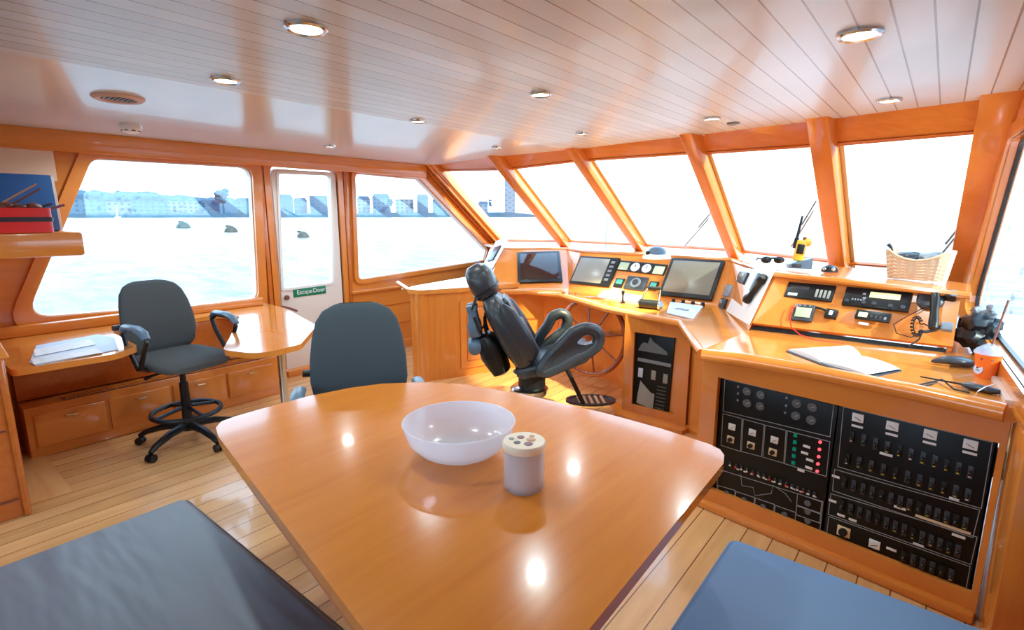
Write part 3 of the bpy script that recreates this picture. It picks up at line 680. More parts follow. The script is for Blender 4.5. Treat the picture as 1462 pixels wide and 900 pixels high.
# ================================================================ OFFICE CHAIRS
def office_chair(label, loc, rz, sz, fab, ring_z=None, back=(.40, .46), bw=.225, gap=.06, ay=0):
    t = empty('office_chair', label, 'chair', loc, rz)
    for i in range(5):
        a = 2 * PI * i / 5 + .35; c, s = math.cos(a), math.sin(a)
        l = MB().tube([(.03 * c, .03 * s, .125), (.16 * c, .16 * s, .115), (.27 * c, .27 * s, .085), (.31 * c, .31 * s, .06)], [(.026, .03), (.022, .027), (.018, .022), (.015, .016)], 10, up=(0, 0, 1)).build('leg', 'black', t)
        k = MB()
        for o in (-1, 1):
            p = V((.31 * c, .31 * s, .026)) + V((-s, c, 0)) * .014 * o; k.cyl(p - V((-s, c, 0)) * .009, p + V((-s, c, 0)) * .009, .026, seg=14)
        k.build('caster', 'black', l)
    MB().cyl((0, 0, .09), (0, 0, .15), .042).cyl((0, 0, .15), (0, 0, sz - .2), .032, .026).cyl((0, 0, sz - .2), (0, 0, sz - .09), .018).build('column', 'black', t)
    if ring_z:
        f = MB().tube([(.2 * math.cos(2 * PI * i / 28), .2 * math.sin(2 * PI * i / 28), ring_z) for i in range(28)], .016, 8, closed=True, up=(0, 0, 1))
        for i in range(4): f.tube([(.03 * math.cos(i * PI / 2), .03 * math.sin(i * PI / 2), ring_z + .03), (.2 * math.cos(i * PI / 2), .2 * math.sin(i * PI / 2), ring_z)], .012, 6)
        f.build('foot_ring', 'black', t)
    MB().box((0, 0, sz - .085), (.2, .24, .035), .01).tube([(.1, .05, sz - .09), (.2, .06, sz - .095), (.25, .07, sz - .1)], [.008, .008, .014], 8).tube([(-.1, .05, sz - .09), (-.2, .06, sz - .095), (-.25, .07, sz - .1)], [.008, .008, .014], 8).build('mechanism', 'black', t)
    st = MB().loft([((0, y, sz - .035 + dz), (1, 0, 0), (0, 0, 1), w, h) for y, w, h, dz in ((-.22, .17, .02, .006), (-.19, .205, .033, .004), (-.1, .228, .038, 0), (.06, .235, .038, -.002), (.16, .228, .036, -.006), (.215, .2, .03, -.018), (.24, .17, .016, -.028))], 32, 3.5); st.build('seat', fab, t)
    z0 = sz + gap; bh = back[1]
    stt = []
    for f, w, th in ((0, .6, .014), (.04, .8, .026), (.12, .93, .034), (.3, 1.0, .036), (.5, .99, .036), (.7, .93, .034), (.85, .84, .032), (.94, .7, .027), (.985, .5, .016), (1, .36, .008)):
        y = -.22 - .02 * math.sin(f * PI) * -1 - .09 * f
        stt.append(((0, y, z0 + bh * f), (1, 0, 0), (0, 1, .15), bw * w, th))
    bk = MB().loft(stt, 36, 3.2); bk.deform(lambda c: (c.x, c.y + .55 * c.x * c.x, c.z)); bk.build('backrest', fab, t)
    sb = MB().loft([((c[0], c[1] - .026, c[2]), u, v, a * .93, b * .7) for c, u, v, a, b in stt], 36, 3.2); sb.deform(lambda c: (c.x, c.y + .55 * c.x * c.x, c.z)); sb.build('back_shell', 'black', t)
    MB().tube([(0, -.1, sz - .09), (0, -.24, sz - .07), (0, -.29, sz + .02), (0, -.285, z0 + .15)], [(.012, .035)] * 4, 8, up=(0, 0, 1)).build('back_bar', 'black', t)
    kn = MB().cyl((bw * .98, -.235, z0 + .2), (bw + .035, -.235, z0 + .2), .018, seg=12).build('back_knob', 'black', t)
    for sx in (-1, 1):
        x = sx * .275
        lp = [(sx * .2, -.02, sz - .07), (x, -.03 + ay, sz - .04), (x, -.14 + ay, sz + .1), (x, -.17 + ay, sz + .17), (x, -.12 + ay, sz + .205), (x, .0 + ay, sz + .205), (x, .09 + ay, sz + .185), (x, .11 + ay, sz + .15), (x, .06 + ay, sz + .07), (x, .0 + ay, sz - .03), (sx * .2, .02, sz - .07)]
        ar = MB().tube(lp, [(.012, .016)] * len(lp), 8, up=(1, 0, 0)).build('armrest', 'black', t)
        MB().tube([(x, -.17 + ay, sz + .185), (x, -.12 + ay, sz + .218), (x, .0 + ay, sz + .22), (x, .08 + ay, sz + .2), (x, .115 + ay, sz + .165)], [(.014, .02), (.016, .03), (.016, .032), (.015, .03), (.012, .022)], 10, up=(0, 0, 1)).build('arm_pad', 'blue_grey', ar)
    return t
office_chair('tall charcoal swivel chair with foot ring at the side desk by the left window', (-3.78, 1.24, 0), math.radians(-82), .62, 'fabric', .22, (.4, .47), .225, -.02, .09)
office_chair('dark slate fabric swivel chair tucked in at the far side of the big table', (-2.03, 1.39, 0), math.radians(-125), .47, 'fabric2', None, (.4, .53), .235, .06)

# ================================================================ HELM CHAIR
hc = empty('helm_chair', 'black leather reclined pilot chair with headrest on steel pedestal at the wheel', 'chair', (-2.25, 2.99, 0), math.radians(-50))
MB().lathe([(0, 0), (.17, 0), (.17, .012), (.07, .03), (.06, .05), (.06, .24), (0, .24)], 28).build('pedestal', 'black', hc)
MB().lathe([(0, .2), (.13, .2), (.14, .215), (.14, .245), (.12, .26), (0, .26)], 32).build('collar', 'steel', hc)
MB().lathe([(0, .26), (.1, .26), (.1, .35), (.14, .37), (0, .37)], 28, (0, .02, 0)).build('swivel_box', 'black', hc)
MB().loft([((0, y, z), (1, 0, 0), (0, -.2, 1), w, h) for y, z, w, h in ((-.10, .41, .2, .035), (-.06, .415, .235, .055), (.1, .45, .245, .06), (.28, .5, .24, .062), (.38, .535, .225, .055), (.43, .555, .19, .03))], 32, 3.6).build('seat', 'leather', hc)
bdir = V((0, -.27, .47)).normalized(); bn_ = V((0, bdir.z, -bdir.y))
def along(t): return V((0, -.06, .44)) + bdir * t
BO = bn_ * .05
MB().loft([(along(t) + BO, (1, 0, 0), bn_, w, h) for t, w, h in ((-.02, .19, .05), (.02, .23, .09), (.15, .245, .105), (.3, .245, .1), (.42, .235, .09), (.5, .205, .075), (.545, .15, .05))], 32, 3.4).build('backrest', 'leather', hc)
MB().loft([(along(t) + BO + bn_ * .095, (1, 0, 0), bn_, w, h) for t, w, h in ((.06, .1, .01), (.09, .15, .026), (.26, .155, .028), (.28, .15, .012))], 24, 4).build('lumbar_pad', 'leather', hc)
MB().loft([(along(t) + BO + bn_ * .085, (1, 0, 0), bn_, w, h) for t, w, h in ((.295, .14, .012), (.32, .15, .026), (.46, .14, .026), (.49, .11, .01))], 24, 4).build('shoulder_pad', 'leather', hc)
for sx in (-1, 1):
    MB().loft([(along(t) + BO + V((sx * .215, 0, 0)) + bn_ * .06, (1, 0, 0), bn_, w, h) for t, w, h in ((.03, .02, .02), (.07, .036, .07), (.25, .038, .075), (.4, .032, .06), (.47, .018, .02))], 16, 2.6).build('side_bolster', 'leather', hc)
MB().loft([(along(t) + bn_ * o, (1, 0, 0), bn_, w, h) for t, o, w, h in ((.53, .05, .1, .06), (.555, .05, .135, .085), (.62, .055, .15, .1), (.7, .06, .145, .1), (.755, .055, .12, .08), (.785, .05, .07, .045))], 28, 3).build('headrest', 'leather', hc)
MB().loft([(along(t) + bn_ * .053, (1, 0, 0), bn_, .151, .101) for t in (.588, .6)], 28, 3).build('headrest_band', 'black', hc)
for sx in (-1, 1):
    k_ = 1.0 if sx > 0 else .7
    cl_ = [(.03, .43), (.1, .56), (.19, .68), (.28, .76), (.38, .785), (.46, .76), (.49, .70), (.47, .63), (.41, .57), (.31, .52), (.18, .46), (.08, .425)]
    cl_ = rounded([(y * k_ , z) for y, z in cl_], .06, 3)
    ring_ = [V((sx * .285, y, z)) for y, z in cl_]; cen_ = V((sx * .285, .27 * k_, .62)); ring_ = [p + (cen_ - p).normalized() * .035 for p in ring_]
    ar = MB().tube(ring_, [(.044, .042)] * len(ring_), 12, closed=True, up=(1, 0, 0)).build('armrest', 'leather', hc, angle=60)
    lw = [(.06, .45), (.12, .56), (.2, .67), (.28, .73), (.38, .75), (.45, .73), (.46, .66), (.40, .60), (.30, .54), (.17, .48)]
    sl = [(.29, .655), (.34, .705), (.40, .725), (.43, .70), (.42, .665), (.36, .645)]
    if sx > 0: MB().prism(lw, -.032, .032, [rounded(sl, .015, 3)], mat=frame((sx * .285, 0, 0), (0, 1, 0), (0, 0, 1))).build('arm_infill', 'leather', ar, smooth=False)
for sx in (-.06, .06): MB().cyl((sx - .03, .25, .44), (sx - .03, .40, .13), .016, seg=10).build('footrest_post', 'black', hc)
fr_ = MB().lathe([(0, 0), (.19, 0), (.19, .016), (.165, .016), (.16, .008), (0, .008)], 36).deform(lambda c: (c.x * .62, c.y + 0, c.z)); fr_.deform(lambda c: (c.x - .06, c.y + .47, c.z + .115)); ft = fr_.build('footrest', 'dark_grey', hc)
for i in range(5): MB().box((-.06, .38 + i * .045, .126), (.17, .022, .012), .003).build('slat', 'pencil', ft)

# binoculars, pouch and cushion hanging behind the headrest
hm = hc.matrix_world.copy()
bi = empty('binoculars', 'blue-grey rubber binoculars hanging by a strap behind the pilot chair headrest', 'binoculars', mat=hm @ Matrix.Translation((.06, -.40, .78)) @ Matrix.Rotation(.12, 4, 'X') @ Matrix.Scale(1.25, 4))
for sx in (-1, 1):
    MB().lathe([(0, -.095), (.034, -.095), (.038, -.09), (.038, -.03), (.028, .0), (.026, .05), (.03, .052), (.03, .078), (.024, .082), (0, .08)], 18, (sx * .043, 0, 0)).build('barrel', 'blue_grey', bi)
    MB().lathe([(0, -.0965), (.031, -.0965), (.031, -.094), (0, -.094)], 18, (sx * .043, 0, 0)).build('lens', 'black_gloss', bi)
MB().box((0, 0, .02), (.06, .03, .07), .008).cyl((0, 0, -.03), (0, 0, .075), .012).build('bridge', 'dark_grey', bi)
MB().tube([(-.065, .0, .06), (-.055, .03, .11), (-.02, .06, .15), (.03, .06, .15), (.06, .03, .11), (.068, 0, .06)], .008, 6).build('neck_strap', 'black', bi)
MB().tube([(.072, .01, .02), (.085, .03, -.05), (.03, .04, -.11), (-.04, .03, -.1), (-.08, .02, .0)], .007, 6).build('strap', 'black', bi)
po = empty('black_pouch', 'large black canvas pouch hanging below the binoculars on the pilot chair back', 'bag', mat=hm @ Matrix.Translation((.03, -.265, .53)) @ Matrix.Rotation(.42, 4, 'X'))
MB().loft([((0, 0, z), (1, 0, 0), (0, 1, 0), w, t) for z, w, t in ((-.17, .07, .04), (-.155, .1, .065), (-.05, .115, .085), (.06, .11, .08), (.13, .09, .05), (.15, .06, .03))], 28, 3.2).deform(lambda c: c + V((0, .006 * math.sin(c.z * 70 + c.x * 30), 0))).build('body', 'black', po)
MB().loft([((0, -.028, z), (1, 0, 0), (0, 1, 0), w, t) for z, w, t in ((-.03, .08, .05), (-.02, .112, .062), (.07, .112, .06), (.14, .09, .035))], 28, 3.4).build('flap', 'black', po)
MB().box((0, -.094, -.02), (.03, .01, .05), .003).build('buckle', 'mid_grey', po)
MB().tube([(-.08, .02, .12), (-.09, .03, .2), (-.06, .06, .27)], .01, 6).build('strap', 'black', po)
MB().tube([(.08, .02, .12), (.09, .03, .2), (.06, .06, .27)], .01, 6).build('strap', 'black', po)
nk_ = empty('padded_case', 'grey-blue padded case slung under the binoculars on the pilot chair', 'case', mat=hm @ Matrix.Translation((.07, -.39, .6)))
MB().loft([((x, 0, -.02 * abs(x) * 10), (0, 1, 0), (0, 0, 1), a, b) for x, a, b in ((-.1, .02, .02), (-.08, .045, .05), (0, .055, .065), (.08, .045, .05), (.1, .02, .02))], 18, 2.2).build('pad', 'blue_grey', nk_)
MB().tube([(-.1, 0, -.01), (-.09, .04, .08), (-.05, .08, .15)], .007, 6).build('strap', 'black', nk_)

# ================================================================ STEERING WHEEL
sw = empty('steering_wheel', 'varnished wooden ship steering wheel with spokes in front of the helm console', 'wheel', mat=Matrix.Translation((-2.25, 3.86, .475)) @ Matrix.Rotation(PI / 2 - .12, 4, 'X'))
ri = MB().tube([(.325 * math.cos(2 * PI * i / 48), .325 * math.sin(2 * PI * i / 48), 0) for i in range(48)], [(.02, .022)] * 48, 10, closed=True, up=(0, 0, 1)).build('rim', 'wheel', sw)
for i in range(8):
    a = 2 * PI * i / 8 + .2; MB().tube([(math.cos(a) * r, math.sin(a) * r, 0) for r in (.05, .12, .2, .27, .315)], [.012, .011, .009, .011, .01], 8).build('spoke', 'wheel', sw)
MB().lathe([(0, -.03), (.06, -.03), (.065, -.02), (.065, .02), (.05, .035), (.02, .045), (0, .045)], 24).build('hub', 'wheel', sw)
MB().cyl((0, 0, -.36), (0, 0, -.02), .028).build('shaft', 'steel', sw)

# ================================================================ INSTRUMENTS
def plane3(a, b, c):
    n = (b - a).cross(c - a).normalized(); return (a, n)
def toward(pl):
    a, n = pl; return (a, n if (O - a).dot(n) > 0 else -n)
PL1 = toward(plane3(Q[0], Q[1], (D[0] + D[1]) / 2)); PL3 = toward(plane3(Q[2], Q[3], (D[2] + D[3]) / 2)); PL4 = toward(plane3(Q[3], Q[4], (D[3] + D[4]) / 2)); PLR = toward(RPL)
def device(name, label, cat, quad, pl, th=.012, mat='black', bev=.004, group=None, body='casing', lift=0):
    pl2 = (pl[0] + pl[1] * (.004 + lift), pl[1])
    m, w, h = pxframe(*quad, pl2)
    e = empty(name, label, cat, mat=m, group=group)
    MB().box((0, 0, th / 2), (w, h, th), bev).build(body, mat, e)
    e['_'] = 0; del e['_']
    inv = m.inverted()
    def L_(px, py):
        q = inv @ P(px, py, pl=(pl2[0] + pl2[1] * th, pl2[1])); return (q.x, q.y)
    return e, w, h, th, L_
def flat(e, name, c, d, z, mat, th=.003, bev=.0008):
    return MB().box((c[0], c[1], z + th / 2 - .0005), (d[0], d[1], th), bev).build(name, mat, e)
def disc(e, name, c, r, z, mat, th=.004, seg=24):
    return MB().lathe([(0, 0), (r, 0), (r, th * .7), (r * .92, th), (0, th)], seg, (c[0], c[1], z - .0004)).build(name, mat, e)
# three dash screens
e, w, h, th, L_ = device('monitor', 'dark screen monitor at the left end of the helm console', 'monitor', ((735, 362), (797, 361), (805, 403), (743, 406)), PL1, .02, body='bezel')
flat(e, 'screen', (0, 0), (w * .86, h * .84), th, 'screen_dark')
e, w, h, th, L_ = device('monitor', 'grey screen monitor with button strip above the steering wheel', 'monitor', ((830, 366), (886, 371), (871, 410), (814, 406)), PL3, .02, body='bezel')
flat(e, 'screen', (-w * .09, 0), (w * .74, h * .86), th, 'screen_pale')
for i in range(5): flat(e, 'button', (w * .38, h * (.32 - i * .15)), (w * .09, h * .08), th, 'mid_grey', .005)
e, w, h, th, L_ = device('monitor', 'large pale grey screen monitor at the right end of the helm console', 'monitor', ((959, 371), (1035, 375), (1018, 431), (943, 423)), PL3, .03, body='bezel')
flat(e, 'screen', (0, h * .015), (w * .88, h * .84), th, 'screen_grey')
e, w, h, th, L_ = device('gauge_strip', 'black strip of two white round gauges between two small displays', 'gauge', ((884, 371.5), (953, 380), (949, 393), (881, 387)), PL3, .012)
for px, py in ((890.5, 380.2), (940.5, 386)): flat(e, 'display', L_(px, py), (w * .2, h * .74), th, 'lcd')
for px, py in ((907, 381.6), (923, 383.4)):
    g = disc(e, 'gauge', L_(px, py), h * .42, th, 'gauge'); MB().box((L_(px, py)[0], L_(px, py)[1] + h * .1, th + .005), (h * .05, h * .3, .002)).build('needle', 'black', g)
e, w, h, th, L_ = device('autopilot_unit', 'dark square autopilot control with round dial between the green keypads', 'control', ((897, 394), (927, 398), (920, 416), (891, 413)), PL3, .014, 'dark_grey')
dl = disc(e, 'dial', (0, 0), h * .36, th, 'mid_grey', .012); disc(dl, 'dial_cap', (0, 0), h * .22, th + .011, 'dark_grey', .004)
for q, lb in (((884, 404.5), 'small dark keypad with green key left of the autopilot dial'), ((932.5, 409), 'small dark keypad with green key right of the autopilot dial')):
    x, y = q
    e, w, h, th, L_ = device('keypad', lb, 'keypad', ((x - 5, y - 7), (x + 8, y - 5.5), (x + 5, y + 7), (x - 7, y + 5.5)), PL3, .01); flat(e, 'key', (0, h * .1), (w * .66, h * .5), th, 'teal')
# white notice plate, handset on the port end
PE = toward(plane3(E0b, Q[0], (E0t + D[0]) / 2))
e, w, h, th, L_ = device('notice_plate', 'white plate with red mark on the port end of the console', 'sign', ((692, 360), (712, 357), (702, 398), (684, 406)), PE, .005, 'white_pl', body='plate')
MB().box((w * .05, -h * .22, .0065), (w * .16, h * .2, .003), rot=Matrix.Rotation(-.5, 4, 'Z')).build('red_stroke', 'red', e); MB().box((w * -.12, -h * .3, .0065), (w * .2, h * .06, .003)).build('red_bar', 'red', e)
MB().box((w * .05, h * .2, .013), (w * .42, h * .26, .018), .007).build('handset', 'dark_grey', e)
# worktop things in front of the screens
def lay(name, label, cat, quad, z, th, mat, bev=.003):
    pp = [P(*q, z=z) for q in quad]; c = sum(pp, V()) / len(pp); e = empty(name, label, cat, (c.x, c.y, z - th))
    MB().prism(rounded([(p.x, p.y) for p in pp], .012), z - th + .001, z).build('body', mat, e, world=True); return e, pp
cz = .80
e, pp = lay('chart_sheet', 'pale blue printed sheet lying in front of the autopilot dial', 'paper', ((862, 413), (922, 417), (914, 431), (853, 423)), cz + .012, .01, 'paper_blue')
for i in range(3): 
    c = pp[0].lerp(pp[1], .2 + .28 * i).lerp(pp[3].lerp(pp[2], .2 + .28 * i), .5); MB().box((c.x, c.y, cz + .0125), (.09, .05, .002), rot=Matrix.Rotation(.3 * i, 4, 'Z')).build('print', ('white_pl', 'mid_grey', 'white_pl')[i], e, world=True)
a = P(889, 433, z=cz); e = empty('toggle_lever', 'short black lever standing on the dash behind the steering wheel', 'lever', a)
MB().lathe([(0, 0), (.02, 0), (.018, .012), (.008, .016), (.008, .07), (.013, .075), (.013, .1), (0, .104)], 14).build('stick', 'black', e)
a = P(925, 442, z=cz); e = empty('throttle_control', 'black and steel engine throttle with raised handle on the dash', 'throttle', a)
MB().cyl((-.075, .03, .035), (.075, .03, .035), .035, seg=20).build('drum', 'black', e)
for s_ in (-1, 1):
    MB().cyl((s_ * .075, .03, .035), (s_ * .09, .03, .035), .037, seg=20).build('end_cap', 'steel', e)
    MB().tube([(s_ * .07, .03, .06), (s_ * .06, .07, .12), (s_ * .05, .1, .15)], .008, 8).build('arm', 'black', e)
MB().cyl((-.06, .1, .15), (.06, .1, .15), .013).build('grip', 'black', e)
e, pp = lay('control_plate', 'blue-grey switch plate with black knobs below the large screen', 'control', ((957, 431), (1004, 437), (990, 455), (952, 446)), cz + .012, .01, 'paper_blue')
for i in range(4):
    c = pp[0].lerp(pp[1], .05 + .3 * i); MB().lathe([(0, 0), (.016, 0), (.013, .03), (0, .032)], 14, (c.x, c.y + .03, cz + .003)).build('knob', 'black', e, world=True)
for i in range(4):
    c = pp[0].lerp(pp[1], .15 + .22 * i).lerp(pp[3].lerp(pp[2], .15 + .22 * i), .55); MB().box((c.x, c.y, cz + .014), (.05, .04, .005), .001).build('switch', ('white_pl', 'mid_grey', 'mid_grey', 'white_pl')[i], e, world=True)
a, b = P(768, 418.5, z=cz + .006), P(800, 418, z=cz + .006); o = MB().cyl(a, b, .008, .005, 8).build('marker_pen', 'mid_grey'); tag(o, 'grey pen lying on the dash below the dark screen monitor', 'pen')
for i in range(3):
    a = P(805 + i * 9, 419.5 + i * .8, z=cz); o = MB().lathe([(0, 0), (.016, 0), (.014, .016), (.007, .022), (0, .022)], 12, a).build('button_knob', 'brown')
    tag(o, ('leftmost', 'middle', 'rightmost')[i] + ' of three small brown knobs on the dash edge left of the chart sheet', 'knob', 'small dash knobs')
# telephone plate on the angled corner
e, w, h, th, L_ = device('phone_panel', 'white telephone plate with dark handset on the angled corner of the console', 'telephone', ((1072, 381), (1110, 393), (1071, 450), (1036, 441)), PL4, .01, 'white_pl', body='plate')
a, b = L_(1096, 397), L_(1070, 432); a, b = V((a[0], a[1], .03)), V((b[0], b[1], .03))
MB().tube([a, lerp(a, b, .12), lerp(a, b, .25), lerp(a, b, .75), lerp(a, b, .88), b], [(.025, .02), (.03, .028), (.018, .02), (.018, .02), (.03, .028), (.025, .02)], 12, up=(0, 0, 1)).build('handset', 'black', e)
x, y = L_(1080, 404); MB().box((x, y, .018), (.05, .12, .02), .004).build('keypad', 'blue_grey', e)
for lb, px, py, sx, sy, mt in (('small cream device highest on the angled console corner', 1053, 389, .04, .09, 'white_pl'), ('dark grey handset left of the telephone on the angled console corner', 1064, 398, .05, .09, 'dark_grey'), ('pale grey remote handset below the cream device on the console corner', 1042, 416, .06, .1, 'mid_grey'), ('small dark grey plug lowest on the angled console corner', 1032, 435, .06, .05, 'dark_grey')):
    e, w, h, th, L2 = device('wall_handset', lb, 'handset', ((px - 4, py - 9), (px + 8, py - 6), (px + 2, py + 9), (px - 9, py + 6)), PL4, .028, mt, .008)
    MB().box((0, h * .18, th + .001), (w * .6, h * .3, .003), .001).build('display', 'screen_pale' if mt != 'white_pl' else 'brown', e)
# radios on the starboard fascia
def knobrow(e, L_, pts, r, th, mat='dark_grey'):
    for q in pts: disc(e, 'knob', L_(*q), r, th, mat, .012, 16)
e, w, h, th, L_ = device('vhf_radio', 'black radio with white buttons at upper left of the radio cabinet', 'radio', ((1126, 404), (1193.5, 410.5), (1189, 432.5), (1120, 425.5)), PLR, .016)
for i in range(4):
    x, y = L_(1166 + i * 5.8, 419 + i * .8); flat(e, 'button', (x, y), (w * .05, h * .5), th, 'screen_pale', .004)
flat(e, 'nameplate', L_(1131.5, 420), (w * .2, h * .17), th, 'white_pl', .001)
flat(e, 'face_recess', L_(1142, 411), (w * .4, h * .22), th, 'dark_grey', .002)
e, w, h, th, L_ = device('ssb_radio', 'widest black radio with amber display at upper right of the radio cabinet', 'radio', ((1208, 412), (1302.5, 421), (1298, 448), (1203, 437)), PLR, .02)
flat(e, 'display', L_(1263.5, 423), (w * .45, h * .3), th, 'lcd_amber'); knobrow(e, L_, ((1209, 430), (1233, 433), (1248, 434.5), (1271, 438), (1289, 440)), h * .1, th)
for i in range(5): flat(e, 'button', L_(1217 + i * 4, 427.5 + i * .4), (w * .025, h * .1), th, 'mid_grey', .003)
for px, py in ((1234, 420), (1234, 426)): flat(e, 'button', L_(px, py), (w * .05, h * .1), th, 'mid_grey', .003)
e, w, h, th, L_ = device('digital_meter', 'square black meter with green-grey display below the left radio', 'meter', ((1135, 436), (1164, 438.5), (1160.5, 462), (1131, 458.5)), PLR, .02, 'dark_grey')
flat(e, 'display', (0, -h * .02), (w * .74, h * .58), th, 'lcd')
for i in range(3): flat(e, 'button', (w * (-.25 + .25 * i), h * .4), (w * .1, h * .08), th, 'mid_grey', .003)
e, w, h, th, L_ = device('toggle_box', 'tiny black switch box with white mark right of the square meter', 'switch', ((1179, 443), (1196.5, 446), (1195, 458), (1178, 455)), PLR, .025)
flat(e, 'mark', (0, 0), (w * .3, h * .5), th, 'white_pl'); MB().tube([(-w * .4, h * .3, .01), (-w * .9, h * .42, .012), (-w * 1.5, h * .5, .01)], .007, 6).build('lead', 'black', e)
e, w, h, th, L_ = device('cd_radio', 'small slim black receiver with yellow display below the widest radio', 'radio', ((1222.5, 443.5), (1273, 450), (1270, 463), (1221, 456)), PLR, .016)
flat(e, 'display', L_(1232, 449.5), (w * .26, h * .5), th, 'lcd_amber')
for i in range(4): flat(e, 'button', L_(1244 + i * 6.5, 452 + i * 1.1), (w * .07, h * .3), th, 'dark_grey' if i != 3 else 'mid_grey', .003)
e, w, h, th, L_ = device('label_strip', 'small white label strip under the slim receiver', 'label', ((1226, 459.8), (1240, 461.8), (1239.6, 465), (1225.6, 463)), PLR, .002, 'white_pl', .0004, body='strip', lift=.0)
def onR(px, py, l=.01): return P(px, py, pl=(PLR[0] + PLR[1] * l, PLR[1]))
o = MB().tube([onR(1140, 437, .02), onR(1131, 440, .03), onR(1127, 452, .03), onR(1130, 468, .03), onR(1142, 478, .03), onR(1165, 486, .02), onR(1205, 491, .01)], .003, 6).build('red_cable', 'red'); tag(o, 'thin red cable drooping from the square meter along the radio cabinet', 'cable')
# VHF handset with speaker and coiled cord
e = empty('handheld_mic', 'black corded radio handset hanging at the right end of the radio cabinet', 'handset', onR(1334, 440))
q = [onR(1335, 421, .05), onR(1335, 430, .055), onR(1334, 445, .05), onR(1333, 460, .055), onR(1332, 469, .05)]
MB().tube(q, [(.02, .018), (.024, .02), (.017, .016), (.023, .02), (.02, .018)], 12).build('handset', 'black', e, world=True)
sm = Matrix.Translation(onR(1328, 430, .004)) @ frame((0, 0, 0), R1 - R0, R0 - R3)
MB().lathe([(0, 0), (.055, 0), (.055, .02), (.045, .03), (.02, .024), (0, .024)], 24, mat=sm).build('cradle', 'dark_grey', e, world=True)
cr = MB(); pts = []
for i in range(90):
    t = i / 89; a_ = 14 * 2 * PI * t; c = onR(1309 + 7 * math.cos(t * 5.5 + .5), 466 + 13 * math.sin(t * 5.5 + .5), .02)
    pts.append(c + V((math.cos(a_) * .007, 0, math.sin(a_) * .007)))
cr.tube(pts, .003, 5).tube([pts[-1], onR(1318, 462, .03), onR(1332, 469, .04)], .003, 6).tube([pts[0], onR(1312, 485, .02), onR(1298, 494, .01)], .0035, 6).build('coiled_cord', 'black', e, world=True)
e, w, h, th, L_ = device('loudspeaker', 'small black horn speaker at the top right corner of the radio cabinet', 'speaker', ((1348, 420), (1366, 422), (1366, 433), (1348, 431)), PLR, .05, 'black', .01); disc(e, 'grille', (w * .25, 0), h * .42, th, 'mid_grey')
e, w, h, th, L_ = device('junction_box', 'small grey junction box low on the right end of the radio cabinet', 'box', ((1343, 463), (1361, 465), (1360, 476), (1342, 474)), PLR, .03, 'mid_grey', .006)
MB().tube([(-w * .5, 0, .015), (-w * .8, -h * .6, .02), (-w * 1.5, -h * .9, .015), (-w * 2.1, -h * .9, .008)], .008, 6).build('plug_lead', 'dark_grey', e)
o = MB().tube([onR(1318, 440, .01), onR(1295, 452, .012), onR(1276, 463, .012), onR(1280, 476, .012), onR(1300, 482, .012), onR(1312, 478, .012)], .0025, 6).build('thin_cable', 'black'); tag(o, 'thin black cable looping left of the radio handset', 'cable')

# ================================================================ COUNTER AND SHELF THINGS
KZ = .85
bk = empty('open_book', 'open white notebook lying on the wooden counter', 'book', P(1200, 517, z=KZ))
def page(q, lift, name, mat, z):
    a, b, c, d_ = [P(*p, z=KZ + .004) for p in q]; m = MB(); n = 8; g = []
    for i in range(n + 1):
        t = i / n; hgt = z + lift * math.sin(min(1, t * 1.0) * PI) ** .8
        g.append((lerp(a, b, t) + V((0, 0, hgt)), lerp(d_, c, t) + V((0, 0, hgt))))
    m.strip([x[0] for x in g], [x[1] for x in g]); m.strip([V((x[0].x, x[0].y, KZ + .003)) for x in g], [V((x[1].x, x[1].y, KZ + .003)) for x in g])
    m.strip([x[0] for x in g], [V((x[0].x, x[0].y, KZ + .003)) for x in g]); m.strip([x[1] for x in g], [V((x[1].x, x[1].y, KZ + .003)) for x in g])
    return m.build(name, mat, bk, world=True)
page(((1126, 501), (1173, 519), (1229, 510), (1208, 496)), .014, 'left_page', 'paper', .008)
page(((1174, 519), (1238, 537), (1285, 529), (1229, 510)), .008, 'right_page', 'paper', .006)
cvp = [P(*q, z=KZ + .002) for q in ((1122, 502), (1172, 521), (1237, 541), (1288, 530), (1229, 509), (1209, 495))]
MB().prism([(p.x, p.y) for p in cvp], KZ + .0005, KZ + .004).build('cover', 'dark_grey', bk, world=True)
cu = empty('paper_cup', 'orange paper cup with clear domed lid and straw on the counter', 'cup', P(1402, 541, z=KZ) + V((.01, .03, 0)))
MB().lathe([(0, .002), (.03, .002), (.031, 0), (.044, .098), (.046, .1), (.043, .1), (.03, .006), (0, .006)], 36).build('cup', 'orange', cu)
MB().lathe([(.045, .1), (.048, .1), (.048, .107), (.04, .118), (.02, .134), (.012, .136), (.012, .14), (.0, .14)], 36).build('lid', 'lid_clear', cu)
vd = (O - cu.location); aim = math.atan2(vd.y, vd.x)
sm = Matrix.Rotation(aim + PI / 2 - .75, 4, 'Z') @ Matrix.Translation((0, -.0335, .036)) @ Matrix.Rotation(PI / 2 - .13, 4, 'X')
lg = MB().lathe([(0, 0), (.019, 0), (.019, .0035), (0, .0035)], 28, mat=sm).build('round_logo', 'paper_blue', cu)
MB().lathe([(0, .0035), (.004, .0035), (.004, .0045), (0, .0045)], 12, (-.004, .005, 0), mat=sm).box((0, -.004, .004), (.016, .003, .0015), mat=sm).build('logo_mark', 'navy', lg)
for a_ in (-.45, .35):
    s2 = Matrix.Rotation(aim + PI / 2 + a_, 4, 'Z') @ Matrix.Translation((0, -.0425, .082)) @ Matrix.Rotation(PI / 2 - .13, 4, 'X'); MB().lathe([(0, 0), (.004, 0), (.004, .0025), (0, .0025)], 12, mat=s2).build('dot', 'brown', cu)
sb_ = V((.004, .0, .13)); qs = P(1440, 429, y=cu.location.y + .03) - cu.location
MB().cyl(sb_, qs, .004, seg=8).build('straw', 'brown', cu)
